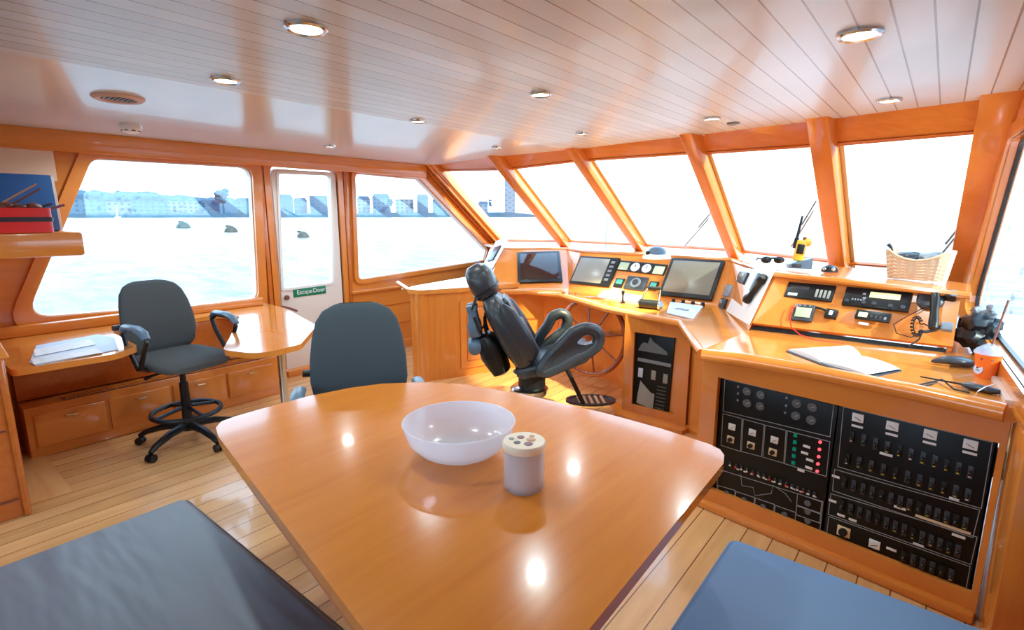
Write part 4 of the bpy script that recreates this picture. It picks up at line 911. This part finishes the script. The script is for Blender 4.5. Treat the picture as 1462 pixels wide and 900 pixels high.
pb = P(1378, 508, z=KZ) + V((.05, .12, 0)); e = empty('black_bag', 'crumpled black plastic bag at the right end of the counter behind the orange cup', 'bag', pb)
m = MB(); rb = random.Random(5)
for i in range(12): m.ball((rb.uniform(-.05, .05), rb.uniform(-.05, .1), rb.uniform(.05, .14)), rb.uniform(.035, .06), (1, 1, .9), 2, .16)
m.build('body', 'black_gloss', e, angle=25)
m = MB()
for i in range(6): m.ball((rb.uniform(-.03, .04), rb.uniform(-.02, .06), .18 + rb.uniform(0, .04)), rb.uniform(.018, .03), (1, 1, 1), 2, .2)
m.build('tied_top', 'mid_grey', e, angle=25)
a = P(1360, 523, z=KZ); e = empty('sunglasses_case', 'dark blue-grey soft pouch on the counter left of the orange cup', 'pouch', a)
m = MB().loft([((x, .25 * x, .016 + .012 * math.sin((x + .07) / .14 * PI)), (.2, 1, 0), (0, 0, 1), a_, b_) for x, a_, b_ in ((-.075, .006, .004), (-.06, .02, .012), (-.02, .035, .018), (.03, .04, .018), (.06, .03, .015), (.075, .012, .006))], 18, 2.4); m.build('body', 'dark_grey', e)
a, b = P(1374, 549, z=KZ + .014), P(1427, 560, z=KZ + .014); e = empty('handheld_device', 'dark grey handset with thin aerial lying before the orange cup', 'handset', (a.x, a.y, KZ))
MB().tube([a, lerp(a, b, .2), lerp(a, b, .8), b], [(.008, .012), (.013, .02), (.013, .022), (.009, .014)], 12, up=(0, 0, 1)).build('body', 'dark_grey', e, world=True)
q = P(1314, 538, z=KZ + .012); MB().cyl(a, q, .004, .003, 8).build('aerial', 'black', e, world=True)
MB().tube([P(1338, 543, z=KZ + .006), P(1330, 549, z=KZ + .006), P(1318, 552, z=KZ + .006), P(1312, 550, z=KZ + .006), P(1345, 542, z=KZ + .012), P(1362, 556, z=KZ + .006), P(1385, 561, z=KZ + .006)], .0035, 6).build('lead', 'black', e, world=True)
o = MB().tube([P(1392, 567, z=KZ + .004), P(1396, 559, z=KZ + .03), P(1406, 553, z=KZ + .034), P(1420, 549, z=KZ + .02)], .002, 6).build('white_cable', 'white_pl'); tag(o, 'short thin white cable arching over the dark handset on the counter', 'cable')
def shz(x): return R0.z + .015 + (R1.z - R0.z) * (x - R0.x) / (R1.x - R0.x)
def onS(px, py):
    z = 1.14
    for _ in range(5): p = P(px, py, z=z); z = shz(p.x)
    p.z = z; return p
bp_ = onS(1309, 401); e = empty('wicker_basket', 'pale wicker basket with dipped rim on the shelf by the right window', 'basket', bp_ + V((-.005, .09, 0)), -.15)
def sell(a, b, n=40, ex=3.5): return [(math.copysign(abs(math.cos(t)) ** (2 / ex), math.cos(t)) * a, math.copysign(abs(math.sin(t)) ** (2 / ex), math.sin(t)) * b) for t in [2 * PI * k / n for k in range(n)]]
def dip(x, a): return .155 - .05 * max(0, 1 - (x / (a * .85)) ** 2)
def wv(k, l): return (.0035 if (k // 3 + l) % 2 else -.002) + (.003 if k % 6 == 0 else 0)
m = MB(); levels = 14; rings = []
for inner in (0, 1):
    for l in range(levels + 1):
        f = (l if not inner else levels - l) / levels; a_, b_ = .13 + .022 * f - .008 * inner, .075 + .015 * f - .008 * inner
        rings.append([(x, y, max(.004 * inner, dip(x, .15) * f) + (.0)) for x, y in [(x * (1 + wv(k, l) / a_), y * (1 + wv(k, l) / b_)) for k, (x, y) in enumerate(sell(a_, b_, 72))]])
vs = [[m.bm.verts.new(p) for p in r] for r in rings]
for a_, b_ in zip(vs, vs[1:]):
    for k in range(72): m.bm.faces.new((a_[k], a_[(k + 1) % 72], b_[(k + 1) % 72], b_[k]))
m.bm.faces.new(vs[0]); m.bm.faces.new(vs[-1]); m.build('woven_body', 'wicker', e)
MB().tube([(x, y, dip(x, .15) + .003) for x, y in sell(.15, .089)], .007, 8, closed=True, up=(0, 0, 1)).build('rim', 'wicker', e)
bm4 = e.matrix_world
for lb, cat, nm, mt, c, sc_ in (('rolled dark cloth in the left of the wicker basket', 'cloth', 'rolled_cloth', 'dark_grey', (-.05, .0, .115), (1.4, .9, .7)), ('crumpled grey cloth in the right of the wicker basket', 'cloth', 'crumpled_cloth', 'mid_grey', (.055, 0, .12), (1.5, .9, .6))):
    o = empty(nm, lb, cat, mat=bm4 @ Matrix.Translation(c)); MB().ball((0, 0, 0), .05, sc_, 3, .08).ball((.02, .01, .02), .03, (1.2, 1, .6), 2, .1).build('folds', mt, o)
a = bm4 @ V((-.13, .03, .12)); o = MB().tube([a, a + V((-.015, .0, .05)), a + V((-.03, 0, .068))], [.008, .008, .01], 8).build('pen_torch', 'black'); tag(o, 'small black pen torch poking up from the left rim of the wicker basket', 'torch')
q = onS(1138, 384); e = empty('charging_cradle', 'dark blue-grey charging cradle holding a yellow radio on the window shelf', 'charger', q + V((0, .05, 0)), .35)
MB().prism([(-.065, -.045), (.065, -.045), (.065, .045), (-.065, .045)], 0, .075).deform(lambda c: (c.x, c.y, c.z * (.62 + c.x * 4.2))).build('body', 'blue_grey', e)
MB().box((-.02, -.047, .02), (.05, .006, .02), .002).build('front_plate', 'dark_grey', e)
wm = e.matrix_world; f = empty('walkie_talkie', 'yellow and black handheld radio with tall aerial standing in the charger', 'radio', mat=wm @ Matrix.Translation((-.01, 0, .06)) @ Matrix.Rotation(.12, 4, 'Y'))
MB().box((0, 0, .05), (.06, .04, .13), .01, 3).build('body', 'yellow', f); MB().box((-.002, -.02, .06), (.04, .008, .06), .003).build('front_panel', 'black', f)
MB().cyl((-.032, 0, .06), (-.032, 0, .125), .013).cyl((-.032, 0, .12), (-.03, 0, .26), .009, .006).build('aerial', 'black', f); MB().cyl((.012, 0, .11), (.012, 0, .135), .01).build('knob', 'brown', f)
MB().ball((.03, 0, .105), .03, (.9, .7, .9), 2).build('yellow_cap', 'yellow', f)
q = onS(1101, 377); e = empty('sunglasses', 'black wraparound sunglasses on the window shelf left of the yellow radio', 'glasses', q + V((0, .03, 0)), .5)
for s_ in (-1, 1):
    MB().ball((s_ * .04, 0, .024), .034, (1, .55, .7), 3).build('lens', 'black_gloss', e); MB().tube([(s_ * .07, 0, .03), (s_ * .078, .06, .03), (s_ * .07, .12, .012)], .005, 6).build('temple', 'black', e)
MB().tube([(-.02, -.015, .035), (0, -.02, .038), (.02, -.015, .035)], .006, 6).build('bridge', 'black', e)
q = onS(1183, 389); e = empty('mini_sensor', 'small black twin-lens puck on the shelf beneath the broad window post', 'sensor', q + V((0, .03, 0)))
MB().lathe([(0, 0), (.045, 0), (.045, .012), (.038, .03), (.015, .04), (0, .04)], 24).build('body', 'black', e)
for s_ in (-1, 1): MB().ball((s_ * .022, -.03, .018), .012).build('lens', 'steel', e)
q = P(930, 370, z=1.15); e = empty('compass', 'domed compass with pale base on the ledge above the gauges', 'compass', q + V((0, .1, -.0)))
MB().lathe([(0, 0), (.115, 0), (.11, .02), (.075, .035), (0, .035)], 32).build('base', 'white_pl', e); MB().lathe([(.075, .034), (.072, .06), (.05, .085), (.02, .096), (0, .097)], 32).build('dome', 'blue_grey', e)
MB().box((-.05, -.06, .045), (.03, .03, .03), .006).build('lamp', 'black', e)

# ================================================================ SWITCH PANELS
PB = (PLF[0] - PLF[1] * .028, PLF[1])
def swpanel(name, label, quad):
    m, w, h = pxframe(*quad, PB); e = empty(name, label, 'switch panel', mat=m); inv = m.inverted()
    MB().box((0, 0, -.006), (w, h, .012), .001).build('plate', 'panel_black', e)
    def L_(px, py): q = inv @ P(px, py, pl=PB); return V((q.x, q.y, 0))
    return e, w, h, L_
def outline(e, L_, polys, name='outline', wd=.0022):
    for poly in polys:
        g = MB(); pts = [L_(*p) for p in poly]
        for a, b in zip(pts, pts[1:] + pts[:1]):
            d_ = b - a; g.box(((a.x + b.x) / 2, (a.y + b.y) / 2, .001), (d_.length + wd, wd, .002), rot=Matrix.Rotation(math.atan2(d_.y, d_.x), 4, 'Z'))
        g.build(name, 'line', e)
def cA(x, y): return (1000 + x / 3.46, 520 + y / 3.46)
def cB(x, y): return (1160 + x / 2.646, 560 + y / 2.646)
e, w, h, L_ = swpanel('switch_panel', 'left black switch panel with dim gauges and red lamps under the counter', ((1032, 541), (1191, 577), (1177, 762), (1016, 692)))
outline(e, L_, [[cA(*p) for p in q] for q in (((122, 75), (660, 195), (640, 360), (112, 232)), ((112, 245), (206, 270), (198, 432), (103, 402)), ((212, 272), (315, 300), (303, 458), (203, 432)), ((320, 302), (424, 328), (412, 490), (309, 460)), ((430, 330), (640, 384), (622, 556), (416, 492)), ((90, 520), (606, 680), (590, 835), (80, 640)), ((88, 600), (172, 625), (166, 680), (82, 645)), ((176, 630), (268, 660), (262, 715), (170, 684)), ((272, 662), (366, 694), (360, 752), (266, 718)), ((370, 698), (472, 734), (466, 792), (364, 754)), ((480, 640), (600, 682), (594, 738), (476, 696)), ((476, 700), (594, 742), (590, 786), (472, 744)))])
pts = [cA(*q) for q in ((200, 545), (205, 600), (260, 610), (270, 650), (350, 640), (360, 600), (420, 640), (450, 680))]
g = MB(); lp = [L_(*q) + V((0, 0, .001)) for q in pts]; g.tube(lp, .0012, 5); g.build('mimic_line', 'line', e)
for q in ((232, 135), (300, 152), (232, 193), (297, 208), (478, 195), (555, 213), (472, 255), (548, 277)):
    g = disc(e, 'gauge', L_(*cA(*q)), .021, 0, 'gauge_dim', .008); p = L_(*cA(*q)); MB().box((p.x + .004, p.y + .002, .0082), (.016, .0025, .001), rot=Matrix.Rotation(.6, 4, 'Z')).build('needle', 'line', g)
for q in ((130, 640), (215, 672), (310, 706), (415, 745), (530, 688), (530, 730), (530, 775)): disc(e, 'meter', L_(*cA(*q)), .014, 0, 'gauge_dim', .005)
for q in ((188, 112), (188, 145), (186, 178), (427, 167), (425, 205), (420, 240)): disc(e, 'indicator', L_(*cA(*q)), .006, 0, 'mid_grey', .006, 12)
for q in ((157, 310), (258, 338), (367, 375)): 
    p = L_(*cA(*q)); g = flat(e, 'white_meter', p, (.034, .032), 0, 'gauge', .006); MB().box((p.x, p.y - .004, .0062), (.02, .002, .001), rot=Matrix.Rotation(.5, 4, 'Z')).build('needle', 'black', g)
for q in ((150, 372), (250, 402), (358, 435)):
    p = L_(*cA(*q)); g = flat(e, 'rotary_switch', p, (.036, .034), 0, 'cream_sw', .005); disc(g, 'rotary_knob', p, .011, .0045, 'black', .014, 16)
for i in range(5):
    disc(e, 'red_lamp', L_(*cA(593 - i * 3.7, 385 + i * 36)), .0065, 0, 'red_led', .008, 14); flat(e, 'green_lamp', L_(*cA(470 - i * 2.6, 352 + i * 34)), (.014, .016), 0, 'green_led', .006)
for q in ((525, 408), (515, 440), (540, 475), (535, 513), (497, 526)): flat(e, 'label_tag', L_(*cA(*q)), (.03, .012), 0, 'gauge', .002)
for i in range(16):
    t = i / 15; x, y = 150 + 415 * t, 492 + 150 * t; p = L_(*cA(x, y)); g = flat(e, 'toggle', p, (.009, .02), 0, 'dark_grey', .008)
    flat(g, 'toggle_tip', (p.x, p.y - .008), (.009, .007), .004, 'red' if i % 3 == 1 else 'gauge', .006)
for i in range(12):
    t = i / 11; p = L_(*cA(185 + 380 * t, 520 + 135 * t)); flat(e, 'label_tag', p, (.013, .007), 0, 'gauge', .002)
e, w, h, L_ = swpanel('breaker_panel', 'right black breaker panel with rows of yellow-tipped breakers under the counter', ((1196, 579), (1416, 632), (1387, 846), (1178, 763)))
outline(e, L_, [[cB(*p) for p in q] for q in (((118, 56), (680, 190), (638, 440), (96, 282)), ((84, 292), (632, 446), (606, 550), (76, 372)), ((70, 384), (622, 548), (598, 652), (60, 462)), ((62, 470), (596, 660), (580, 745), (52, 552)))])
for q in ((173, 97), (303, 128), (446, 160), (598, 198)):
    p = L_(*cB(*q)); g = flat(e, 'white_meter', p, (.042, .036), 0, 'gauge', .007); MB().box((p.x, p.y - .004, .0072), (.026, .002, .001), rot=Matrix.Rotation(-.4, 4, 'Z')).build('needle', 'black', g)
    flat(e, 'label_tag', L_(*cB(q[0] - 4, q[1] + 33)), (.042, .01), 0, 'gauge', .002)
def breakers(a, b, n, tips):
    for i in range(n):
        t = i / (n - 1); p = L_(*cB(a[0] + (b[0] - a[0]) * t, a[1] + (b[1] - a[1]) * t))
        g = flat(e, 'breaker', p, (.017, .05), 0, 'dark_grey' if i % 4 else 'black', .008, .001)
        MB().box((p.x, p.y - .004, .013), (.009, .016, .014), .002, rot=Matrix.Rotation(.5, 4, 'X')).build('lever', 'black_gloss', g)
        if tips(i): flat(g, 'lever_tip', (p.x, p.y - .017), (.008, .006), .008, 'yellow_tip' if i % 5 else 'gauge', .004)
breakers((150, 168), (598, 302), 11, lambda i: i not in (1, 2)); breakers((132, 252), (588, 388), 11, lambda i: i != 5); breakers((122, 342), (578, 496), 14, lambda i: i > 6 and i % 2); breakers((112, 428), (550, 600), 14, lambda i: i > 5 and i % 2 == 0); breakers((345, 620), (525, 690), 6, lambda i: i == 5)
for q, l in (((278, 236), .045), ((88, 320), .03), ((76, 412), .03), ((330, 438), .04), ((490, 500), .17), ((552, 545), .04), ((400, 578), .035), ((108, 466), .03), ((152, 484), .03), ((298, 595), .035), ((384, 676), .04), ((470, 712), .05), ((535, 405), .03)):
    flat(e, 'label_tag', L_(*cB(*q)), (l, .011), 0, 'cream_sw' if l > .1 else 'gauge', .002)
p = L_(*cB(118, 527)); g = flat(e, 'rotary_switch', p, (.05, .045), 0, 'cream_sw', .005); disc(g, 'rotary_knob', p, .017, .0045, 'black', .016)
p = L_(*cB(235, 575)); g = flat(e, 'white_meter', p, (.04, .036), 0, 'gauge', .007); MB().box((p.x, p.y - .004, .0072), (.026, .002, .001), rot=Matrix.Rotation(.4, 4, 'Z')).build('needle', 'black', g)
# engine panel in the pedestal
PP = toward((V((-1.52, 3.56, .4)), V((0, -1, 0))))
def cC(x, y): return (890 + x / 5.29, 450 + y / 5.29)
m_, w, h = pxframe(cC(90, 110), cC(385, 155), cC(345, 775), cC(60, 690), PP); e = empty('engine_panel', 'narrow black engine monitoring panel in the console pedestal by the wheel', 'control panel', mat=m_); inv = m_.inverted()
MB().box((0, 0, -.004), (w, h, .02), .002).build('plate', 'panel_black', e)
LC = lambda x, y: inv @ P(*cC(x, y), pl=(PP[0] - V((0, .006, 0)), PP[1]))
for q, (a_, b_), mt in (((130, 435), (.036, .07), 'paper_blue'), ((228, 455), (.034, .07), 'screen_pale'), ((318, 482), (.034, .07), 'screen_pale')): flat(e, 'display', LC(*q), (a_, b_), .006, mt, .004)
p = [LC(*q) for q in ((130, 495), (205, 585), (235, 600), (222, 715), (100, 660), (110, 590))]; MB().prism([(q.x, q.y) for q in p], .006, .009).build('pale_card', 'screen_pale', e)
p = [LC(*q) for q in ((140, 215), (160, 205), (185, 215), (205, 165), (225, 200), (330, 280), (335, 305), (110, 265))]; MB().prism([(q.x, q.y) for q in p], .006, .0075).build('vessel_diagram', 'gauge_dim', e)
p = [LC(*q) for q in ((110, 320), (360, 370), (358, 395), (108, 345))]; MB().prism([(q.x, q.y) for q in p], .006, .0075).build('scale_bar', 'mid_grey', e)
for i in range(7):
    p = LC(290 - i * 3, 545 + i * 27); flat(e, 'button_row', p, (.07, .006), .006, 'gauge_dim', .003)

# ================================================================ CEILING FITTINGS
LI = [(437, 38, .068), (322, 113, .062), (772, 133, .055), (596, 172, .05), (1228, 47, .066), (1270, 142, .055), (1017, 168, .052), (471, 208, .05), (709, 210, .045), (830, 190, .045), (192, 181, .05)]
LL = ['nearest recessed ceiling downlight at left, above the table', 'recessed downlight on the edge of the plain ceiling margin, right of the round vent', 'recessed downlight near the middle of the planked ceiling', 'small downlight in the plain ceiling between the white door and the ceiling middle', 'nearest recessed downlight at right, over the switch panels', 'recessed downlight nearest the header of the rightmost front window', 'downlight beside the small sensor before the second post from the right', 'faint downlight in the ceiling above the white door', 'faint downlight at the ceiling edge above the corner window post', 'faint downlight at the ceiling edge between the corner post and the small sensor', 'downlight just above the smoke detector at left']
lights = []
for (px, py, r), lb in zip(LI, LL):
    z = 2.08
    for _ in range(4): p = P(px, py, z=z); z = zc(p.x)
    e = empty('ceiling_light', lb, 'light', (p.x, p.y, z), group='recessed ceiling downlights')
    MB().lathe([(r * .72, .004), (r * .74, -.01), (r * .9, -.014), (r, -.008), (r, .004)], 32, close=True).build('bezel', 'steel', e); MB().lathe([(0, -.004), (r * .73, -.004), (r * .73, .003), (0, .003)], 28).build('lens', 'lens', e)
    lights.append((p.x, p.y, z))
z = 2.06; p = P(170, 148, z=z); e = empty('ceiling_vent', 'round pale grey ceiling vent at upper left', 'vent', (p.x, p.y, zc(p.x)))
MB().lathe([(.075, .004), (.08, -.012), (.1, -.016), (.115, -.006), (.115, .004)], 36, close=True).build('ring', 'deck', e)
m = MB().lathe([(0, -.002), (.078, -.002), (.078, .003), (0, .003)], 30)
for i in range(7): m.box((0, -.06 + i * .02, -.006), (.1, .005, .006))
m.build('grille', 'mid_grey', e)
p = P(187, 189, z=2.02); e = empty('smoke_detector', 'white smoke detector with dark slots on the ceiling above the left window', 'smoke detector', (p.x, p.y, zc(p.x)))
MB().lathe([(0, .003), (.055, .003), (.055, -.012), (.06, -.014), (.06, -.03), (.045, -.05), (.025, -.056), (0, -.056)], 32).build('body', 'white_pl', e)
for i in range(8): MB().box((.05 * math.cos(i * PI / 4), .05 * math.sin(i * PI / 4), -.043), (.004, .02, .006), rot=Matrix.Rotation(i * PI / 4, 4, 'Z')).build('slot', 'black', e)
p = P(1047, 176, z=2.09); e = empty('ceiling_sensor', 'small round grey sensor on the ceiling near the second post from the right', 'sensor', (p.x, p.y, zc(p.x)))
MB().lathe([(0, .003), (.04, .003), (.04, -.008), (.02, -.016), (0, -.016)], 24).build('body', 'mid_grey', e)

# ================================================================ OUTSIDE
WZ = -1.0
struct(MB().faces([(-5000, -5000, WZ), (5000, -5000, WZ), (5000, 5000, WZ), (-5000, 5000, WZ)], [(0, 1, 2, 3)]) and None if False else (lambda m: (m.faces([(-5000, -5000, WZ), (5000, -5000, WZ), (5000, 5000, WZ), (-5000, 5000, WZ)], [(0, 1, 2, 3)]), m.build('sea', 'water', smooth=False))[1])(MB()))
def far(px, Dm):
    d_ = ray(px, HY); d_.z = 0; d_.normalize(); return V((d_.x * Dm, d_.y * Dm, WZ))
MPX = 1 / 768.0
def ridge(name, prof, Dm, mat, depth=60):
    m = MB(); a = []; b = []; c = []
    for px, hpx in prof:
        s_ = math.sqrt(1 + ((px - 731) / 768) ** 2)
        p = far(px, Dm); a.append(p); b.append(p + V((0, 0, hpx * Dm / s_ * MPX + 2.5 - 2.5))); q = far(px, Dm + depth); c.append(V((q.x, q.y, WZ)))
    m.strip(a, b).strip(b, c); return m.build(name, mat, smooth=False)
rs = random.Random(11)
hp = [(px, 40 - (px - 60) * .055 + rs.uniform(-1.5, 1.5) + (3 if 170 < px < 230 else 0)) for px in range(40, 420, 6)]
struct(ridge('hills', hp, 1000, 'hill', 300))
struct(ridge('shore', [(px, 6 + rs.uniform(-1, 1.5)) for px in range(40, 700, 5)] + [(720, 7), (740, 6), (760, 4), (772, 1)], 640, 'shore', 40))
def house(px, wpx, hpx, Dm, mat, rl, label, gable=True):
    p = far(px, Dm); s_ = math.sqrt(1 + ((px - 731) / 768) ** 2); W_ = wpx * Dm / s_ * MPX / 1.0; H_ = hpx * Dm / s_ * MPX
    yaw = math.atan2(p.y, p.x) - PI / 2
    e = empty('waterside_building', label, 'building', p, yaw)
    MB().box((0, 6, H_ / 2), (W_, 12, H_)).build('wall', mat, e, smooth=False)
    if gable:
        MB().prism([(-W_ / 2 - .6, 0), (W_ / 2 + .6, 0), (W_ / 2 - W_ * .12, H_ * .22), (-W_ / 2 + W_ * .12, H_ * .22)], -12.5, .5, mat=Matrix.Translation((0, 0, H_)) @ Matrix.Rotation(PI / 2, 4, 'X')).build('roof', rl, e, smooth=False)
    nx = max(2, int(W_ / 5)); nz = max(1, int(H_ / 4))
    for i in range(nx):
        for k in range(nz):
            if nx * nz > 40 and (i + k) % 2: continue
            MB().box((-W_ / 2 + (i + .5) * W_ / nx, -.05, (k + .55) * H_ / nz), (W_ / nx * .45, .2, H_ / nz * .4)).build('window', 'shore', e, smooth=False)
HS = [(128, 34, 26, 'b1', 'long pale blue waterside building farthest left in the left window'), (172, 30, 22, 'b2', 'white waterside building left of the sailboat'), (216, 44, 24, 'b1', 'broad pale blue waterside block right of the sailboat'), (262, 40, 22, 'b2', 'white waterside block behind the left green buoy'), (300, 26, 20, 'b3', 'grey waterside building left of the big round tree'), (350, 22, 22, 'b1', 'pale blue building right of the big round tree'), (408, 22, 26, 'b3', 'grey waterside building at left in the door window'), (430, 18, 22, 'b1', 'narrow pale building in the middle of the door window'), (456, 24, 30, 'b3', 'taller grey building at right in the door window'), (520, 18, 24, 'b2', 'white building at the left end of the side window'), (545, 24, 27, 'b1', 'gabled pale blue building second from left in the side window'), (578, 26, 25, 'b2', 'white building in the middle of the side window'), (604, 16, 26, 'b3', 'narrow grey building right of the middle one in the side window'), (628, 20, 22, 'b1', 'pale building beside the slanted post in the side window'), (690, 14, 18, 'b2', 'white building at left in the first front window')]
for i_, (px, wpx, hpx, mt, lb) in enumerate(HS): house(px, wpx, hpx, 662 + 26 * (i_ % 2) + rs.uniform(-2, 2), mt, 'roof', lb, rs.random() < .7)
house(728, 15, 62, 900, 'b2', 'roof', 'tall pale tower in the first front window', False)
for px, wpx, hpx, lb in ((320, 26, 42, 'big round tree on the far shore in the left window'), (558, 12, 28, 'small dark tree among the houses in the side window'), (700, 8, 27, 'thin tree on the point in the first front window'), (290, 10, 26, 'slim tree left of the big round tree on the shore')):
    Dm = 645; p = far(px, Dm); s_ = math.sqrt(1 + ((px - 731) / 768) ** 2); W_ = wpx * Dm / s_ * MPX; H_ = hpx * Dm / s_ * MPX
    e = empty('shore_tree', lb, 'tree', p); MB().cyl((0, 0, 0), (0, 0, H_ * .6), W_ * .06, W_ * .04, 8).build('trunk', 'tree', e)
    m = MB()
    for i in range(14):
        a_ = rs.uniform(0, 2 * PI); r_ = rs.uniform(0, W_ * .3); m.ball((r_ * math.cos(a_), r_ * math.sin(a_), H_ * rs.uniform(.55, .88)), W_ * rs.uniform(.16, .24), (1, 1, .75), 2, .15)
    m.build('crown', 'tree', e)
for px, py, lb in ((262, 323, 'left green mooring buoy floating outside the left window'), (330, 328.5, 'right green mooring buoy floating outside the left window'), (433, 336, 'green mooring buoy seen through the white door window')):
    p = P(px, py + 3, z=WZ); e = empty('mooring_buoy', lb, 'buoy', p, group='green mooring buoys'); s_ = p.length * 9.5 * MPX / 1.2
    MB().lathe([(0, -.3), (.8, -.2), (1.0, .1), (.9, .45), (.5, .85), (.15, 1.0), (0, 1.0)], 20).deform(lambda c: c * s_).build('float', 'buoy', e)
    MB().lathe([(.0, 0), (.35, 0), (.35, .3), (0, .35)], 12, (-1.9, .4, .75)).tube([(-1.9, .4, .8), (-1.2, .3, .4), (-.7, .1, .3)], .1, 6).deform(lambda c: c * s_).build('pick_up_float', 'buoy', e)
p = far(168, 420); e = empty('sailing_boat', 'small white sailing boat near the far shore in the left window', 'boat', p)
MB().loft([((x, 0, .8), (0, 1, 0), (0, 0, 1), a_, b_) for x, a_, b_ in ((-4, .8, .5), (-2, 1.3, .7), (2, 1.2, .7), (4.5, .1, .4))], 14, 2.2).build('hull', 'sail', e); MB().cyl((0, 0, 1), (0, 0, 9), .12).build('mast', 'sail', e)
MB().faces([(-.3, 0, 1.8), (-3.6, .2, 2), (0, 0, 8.8)], [(0, 1, 2)]) if False else None
m = MB(); m.prism([(-.2, 1.8), (-3.4, 1.9), (-.1, 8.6)], -.05, .05, mat=Matrix.Rotation(PI / 2, 4, 'X')); m.build('sail', 'sail', e)
# side-deck locker outside, wipers and stay on the foredeck
e = empty('deck_locker', 'pale pink deck locker outside below the side window', 'locker', (-5.9, 5.9, -.3))
a, b = P(617, 389, x=-5.6), P(694, 376, x=-5.6)
MB().box((-5.9, (a.y + b.y) / 2 + .1, (a.z - .3) / 2), (.6, b.y - a.y + .3, a.z + .3), .05).build('body', 'deck', e, world=True)
for i, (p0, p1, lb) in enumerate((((977, 352), (1012, 312), 'thin wiper on the middle front window'), ((1130, 352), (1162, 300), 'thin wiper on the front window behind the yellow radio'), ((1330, 380), (1378, 322), 'thin wiper on the rightmost front window'))):
    k = (2, 3, 4)[i]; nk = (out_n(k) + out_n(k + 1)).normalized(); pl = ((Hd[k] + B[k + 1]) / 2 + nk * (SET + .05), nk)
    a, b = P(*p0, pl=pl), P(*p1, pl=pl); e = empty('wiper', lb, 'wiper', a, group='windscreen wipers')
    MB().cyl(a, b, .008, .006, 8).build('arm', 'mid_grey', e, world=True); c = lerp(a, b, .55); d_ = (b - a).normalized(); u = d_.cross(nk).normalized()
    MB().cyl(b - d_ * .25 + u * .02, b + d_ * .12 + u * .02, .007, seg=6).build('blade', 'dark_grey', e, world=True)
struct(MB().box((-5.55, 5.0, -.35), (1.5, 7.5, .1)).build('side_deck', 'deck')); struct(MB().prism([(-4.7, 6.1), (.2, 5.2), (-.4, 9.5), (-2.3, 12), (-5.2, 10)], .2, .3).build('foredeck', 'deck', smooth=False))
a = P(866, 352, y=9.0); e = empty('foredeck_aerial', 'thin aerial on the foredeck outside the second front window', 'aerial', V((a.x, a.y, .3))); MB().cyl(V((a.x, a.y, .3)), P(866, 305, y=9.0), .02, .01, 8).build('whip', 'mid_grey', e, world=True)

# ================================================================ LIGHT
w = bpy.data.worlds.new('sky'); bpy.context.scene.world = w; w.use_nodes = True
N, L = w.node_tree.nodes, w.node_tree.links; bg = N['Background']
tc = N.new('ShaderNodeTexCoord'); sp = N.new('ShaderNodeSeparateXYZ'); L.new(tc.outputs['Generated'], sp.inputs[0])
r = N.new('ShaderNodeValToRGB'); e = r.color_ramp.elements
e[0].position = .0; e[0].color = (.86, .93, 1, 1); e[1].position = .6; e[1].color = (.55, .72, 1, 1)
x = e.new(.12); x.color = (.84, .92, 1, 1)
L.new(sp.outputs[2], r.inputs['Fac']); L.new(r.outputs['Color'], bg.inputs['Color']); bg.inputs['Strength'].default_value = 1.15
def lamp(kind, name, loc, energy, col=(1, .93, .82), **k):
    d = bpy.data.lights.new(name, kind); d.energy = energy; d.color = col
    for a, v in k.items(): setattr(d, a, v)
    o = bpy.data.objects.new(name, d); C.objects.link(o); o.location = loc; return o
s = lamp('SUN', 'sun', (6, 2, 4), 1.7, (1, .86, .62), angle=.02)
sd = V((.85, -.15, .47)).normalized(); s.rotation_euler = sd.to_track_quat('Z', 'Y').to_euler()
for x, y, z in lights:
    lamp('SPOT', 'downlight', (x, y, z - .02), 5, (1, .95, .88), shadow_soft_size=.04, spot_size=math.radians(150), spot_blend=.6)
hs = lamp('SPOT', 'helm_sun_fill', (-1.21, 3.3, 2.02), 170, (1, .74, .3), shadow_soft_size=.03, spot_size=math.radians(38), spot_blend=.3)  # added warm spot, stands in for the sun patch behind the wheel
hs.rotation_euler = (V((-1.21, 3.3, 2.02)) - V((-2.5, 4.0, .2))).to_track_quat('Z', 'Y').to_euler()
sc = bpy.context.scene
sc.view_settings.view_transform = 'Standard'; sc.view_settings.exposure = 2.28; sc.view_settings.gamma = 1.06; sc.view_settings.look = 'None'
sc.view_settings.use_white_balance = True; sc.view_settings.white_balance_temperature = 5300; sc.view_settings.white_balance_tint = -8
sc.cycles.max_bounces = 8; sc.cycles.transparent_max_bounces = 16; sc.cycles.use_denoising = True
sc.cycles.sample_clamp_indirect = 6; sc.cycles.caustics_reflective = False; sc.cycles.caustics_refractive = False
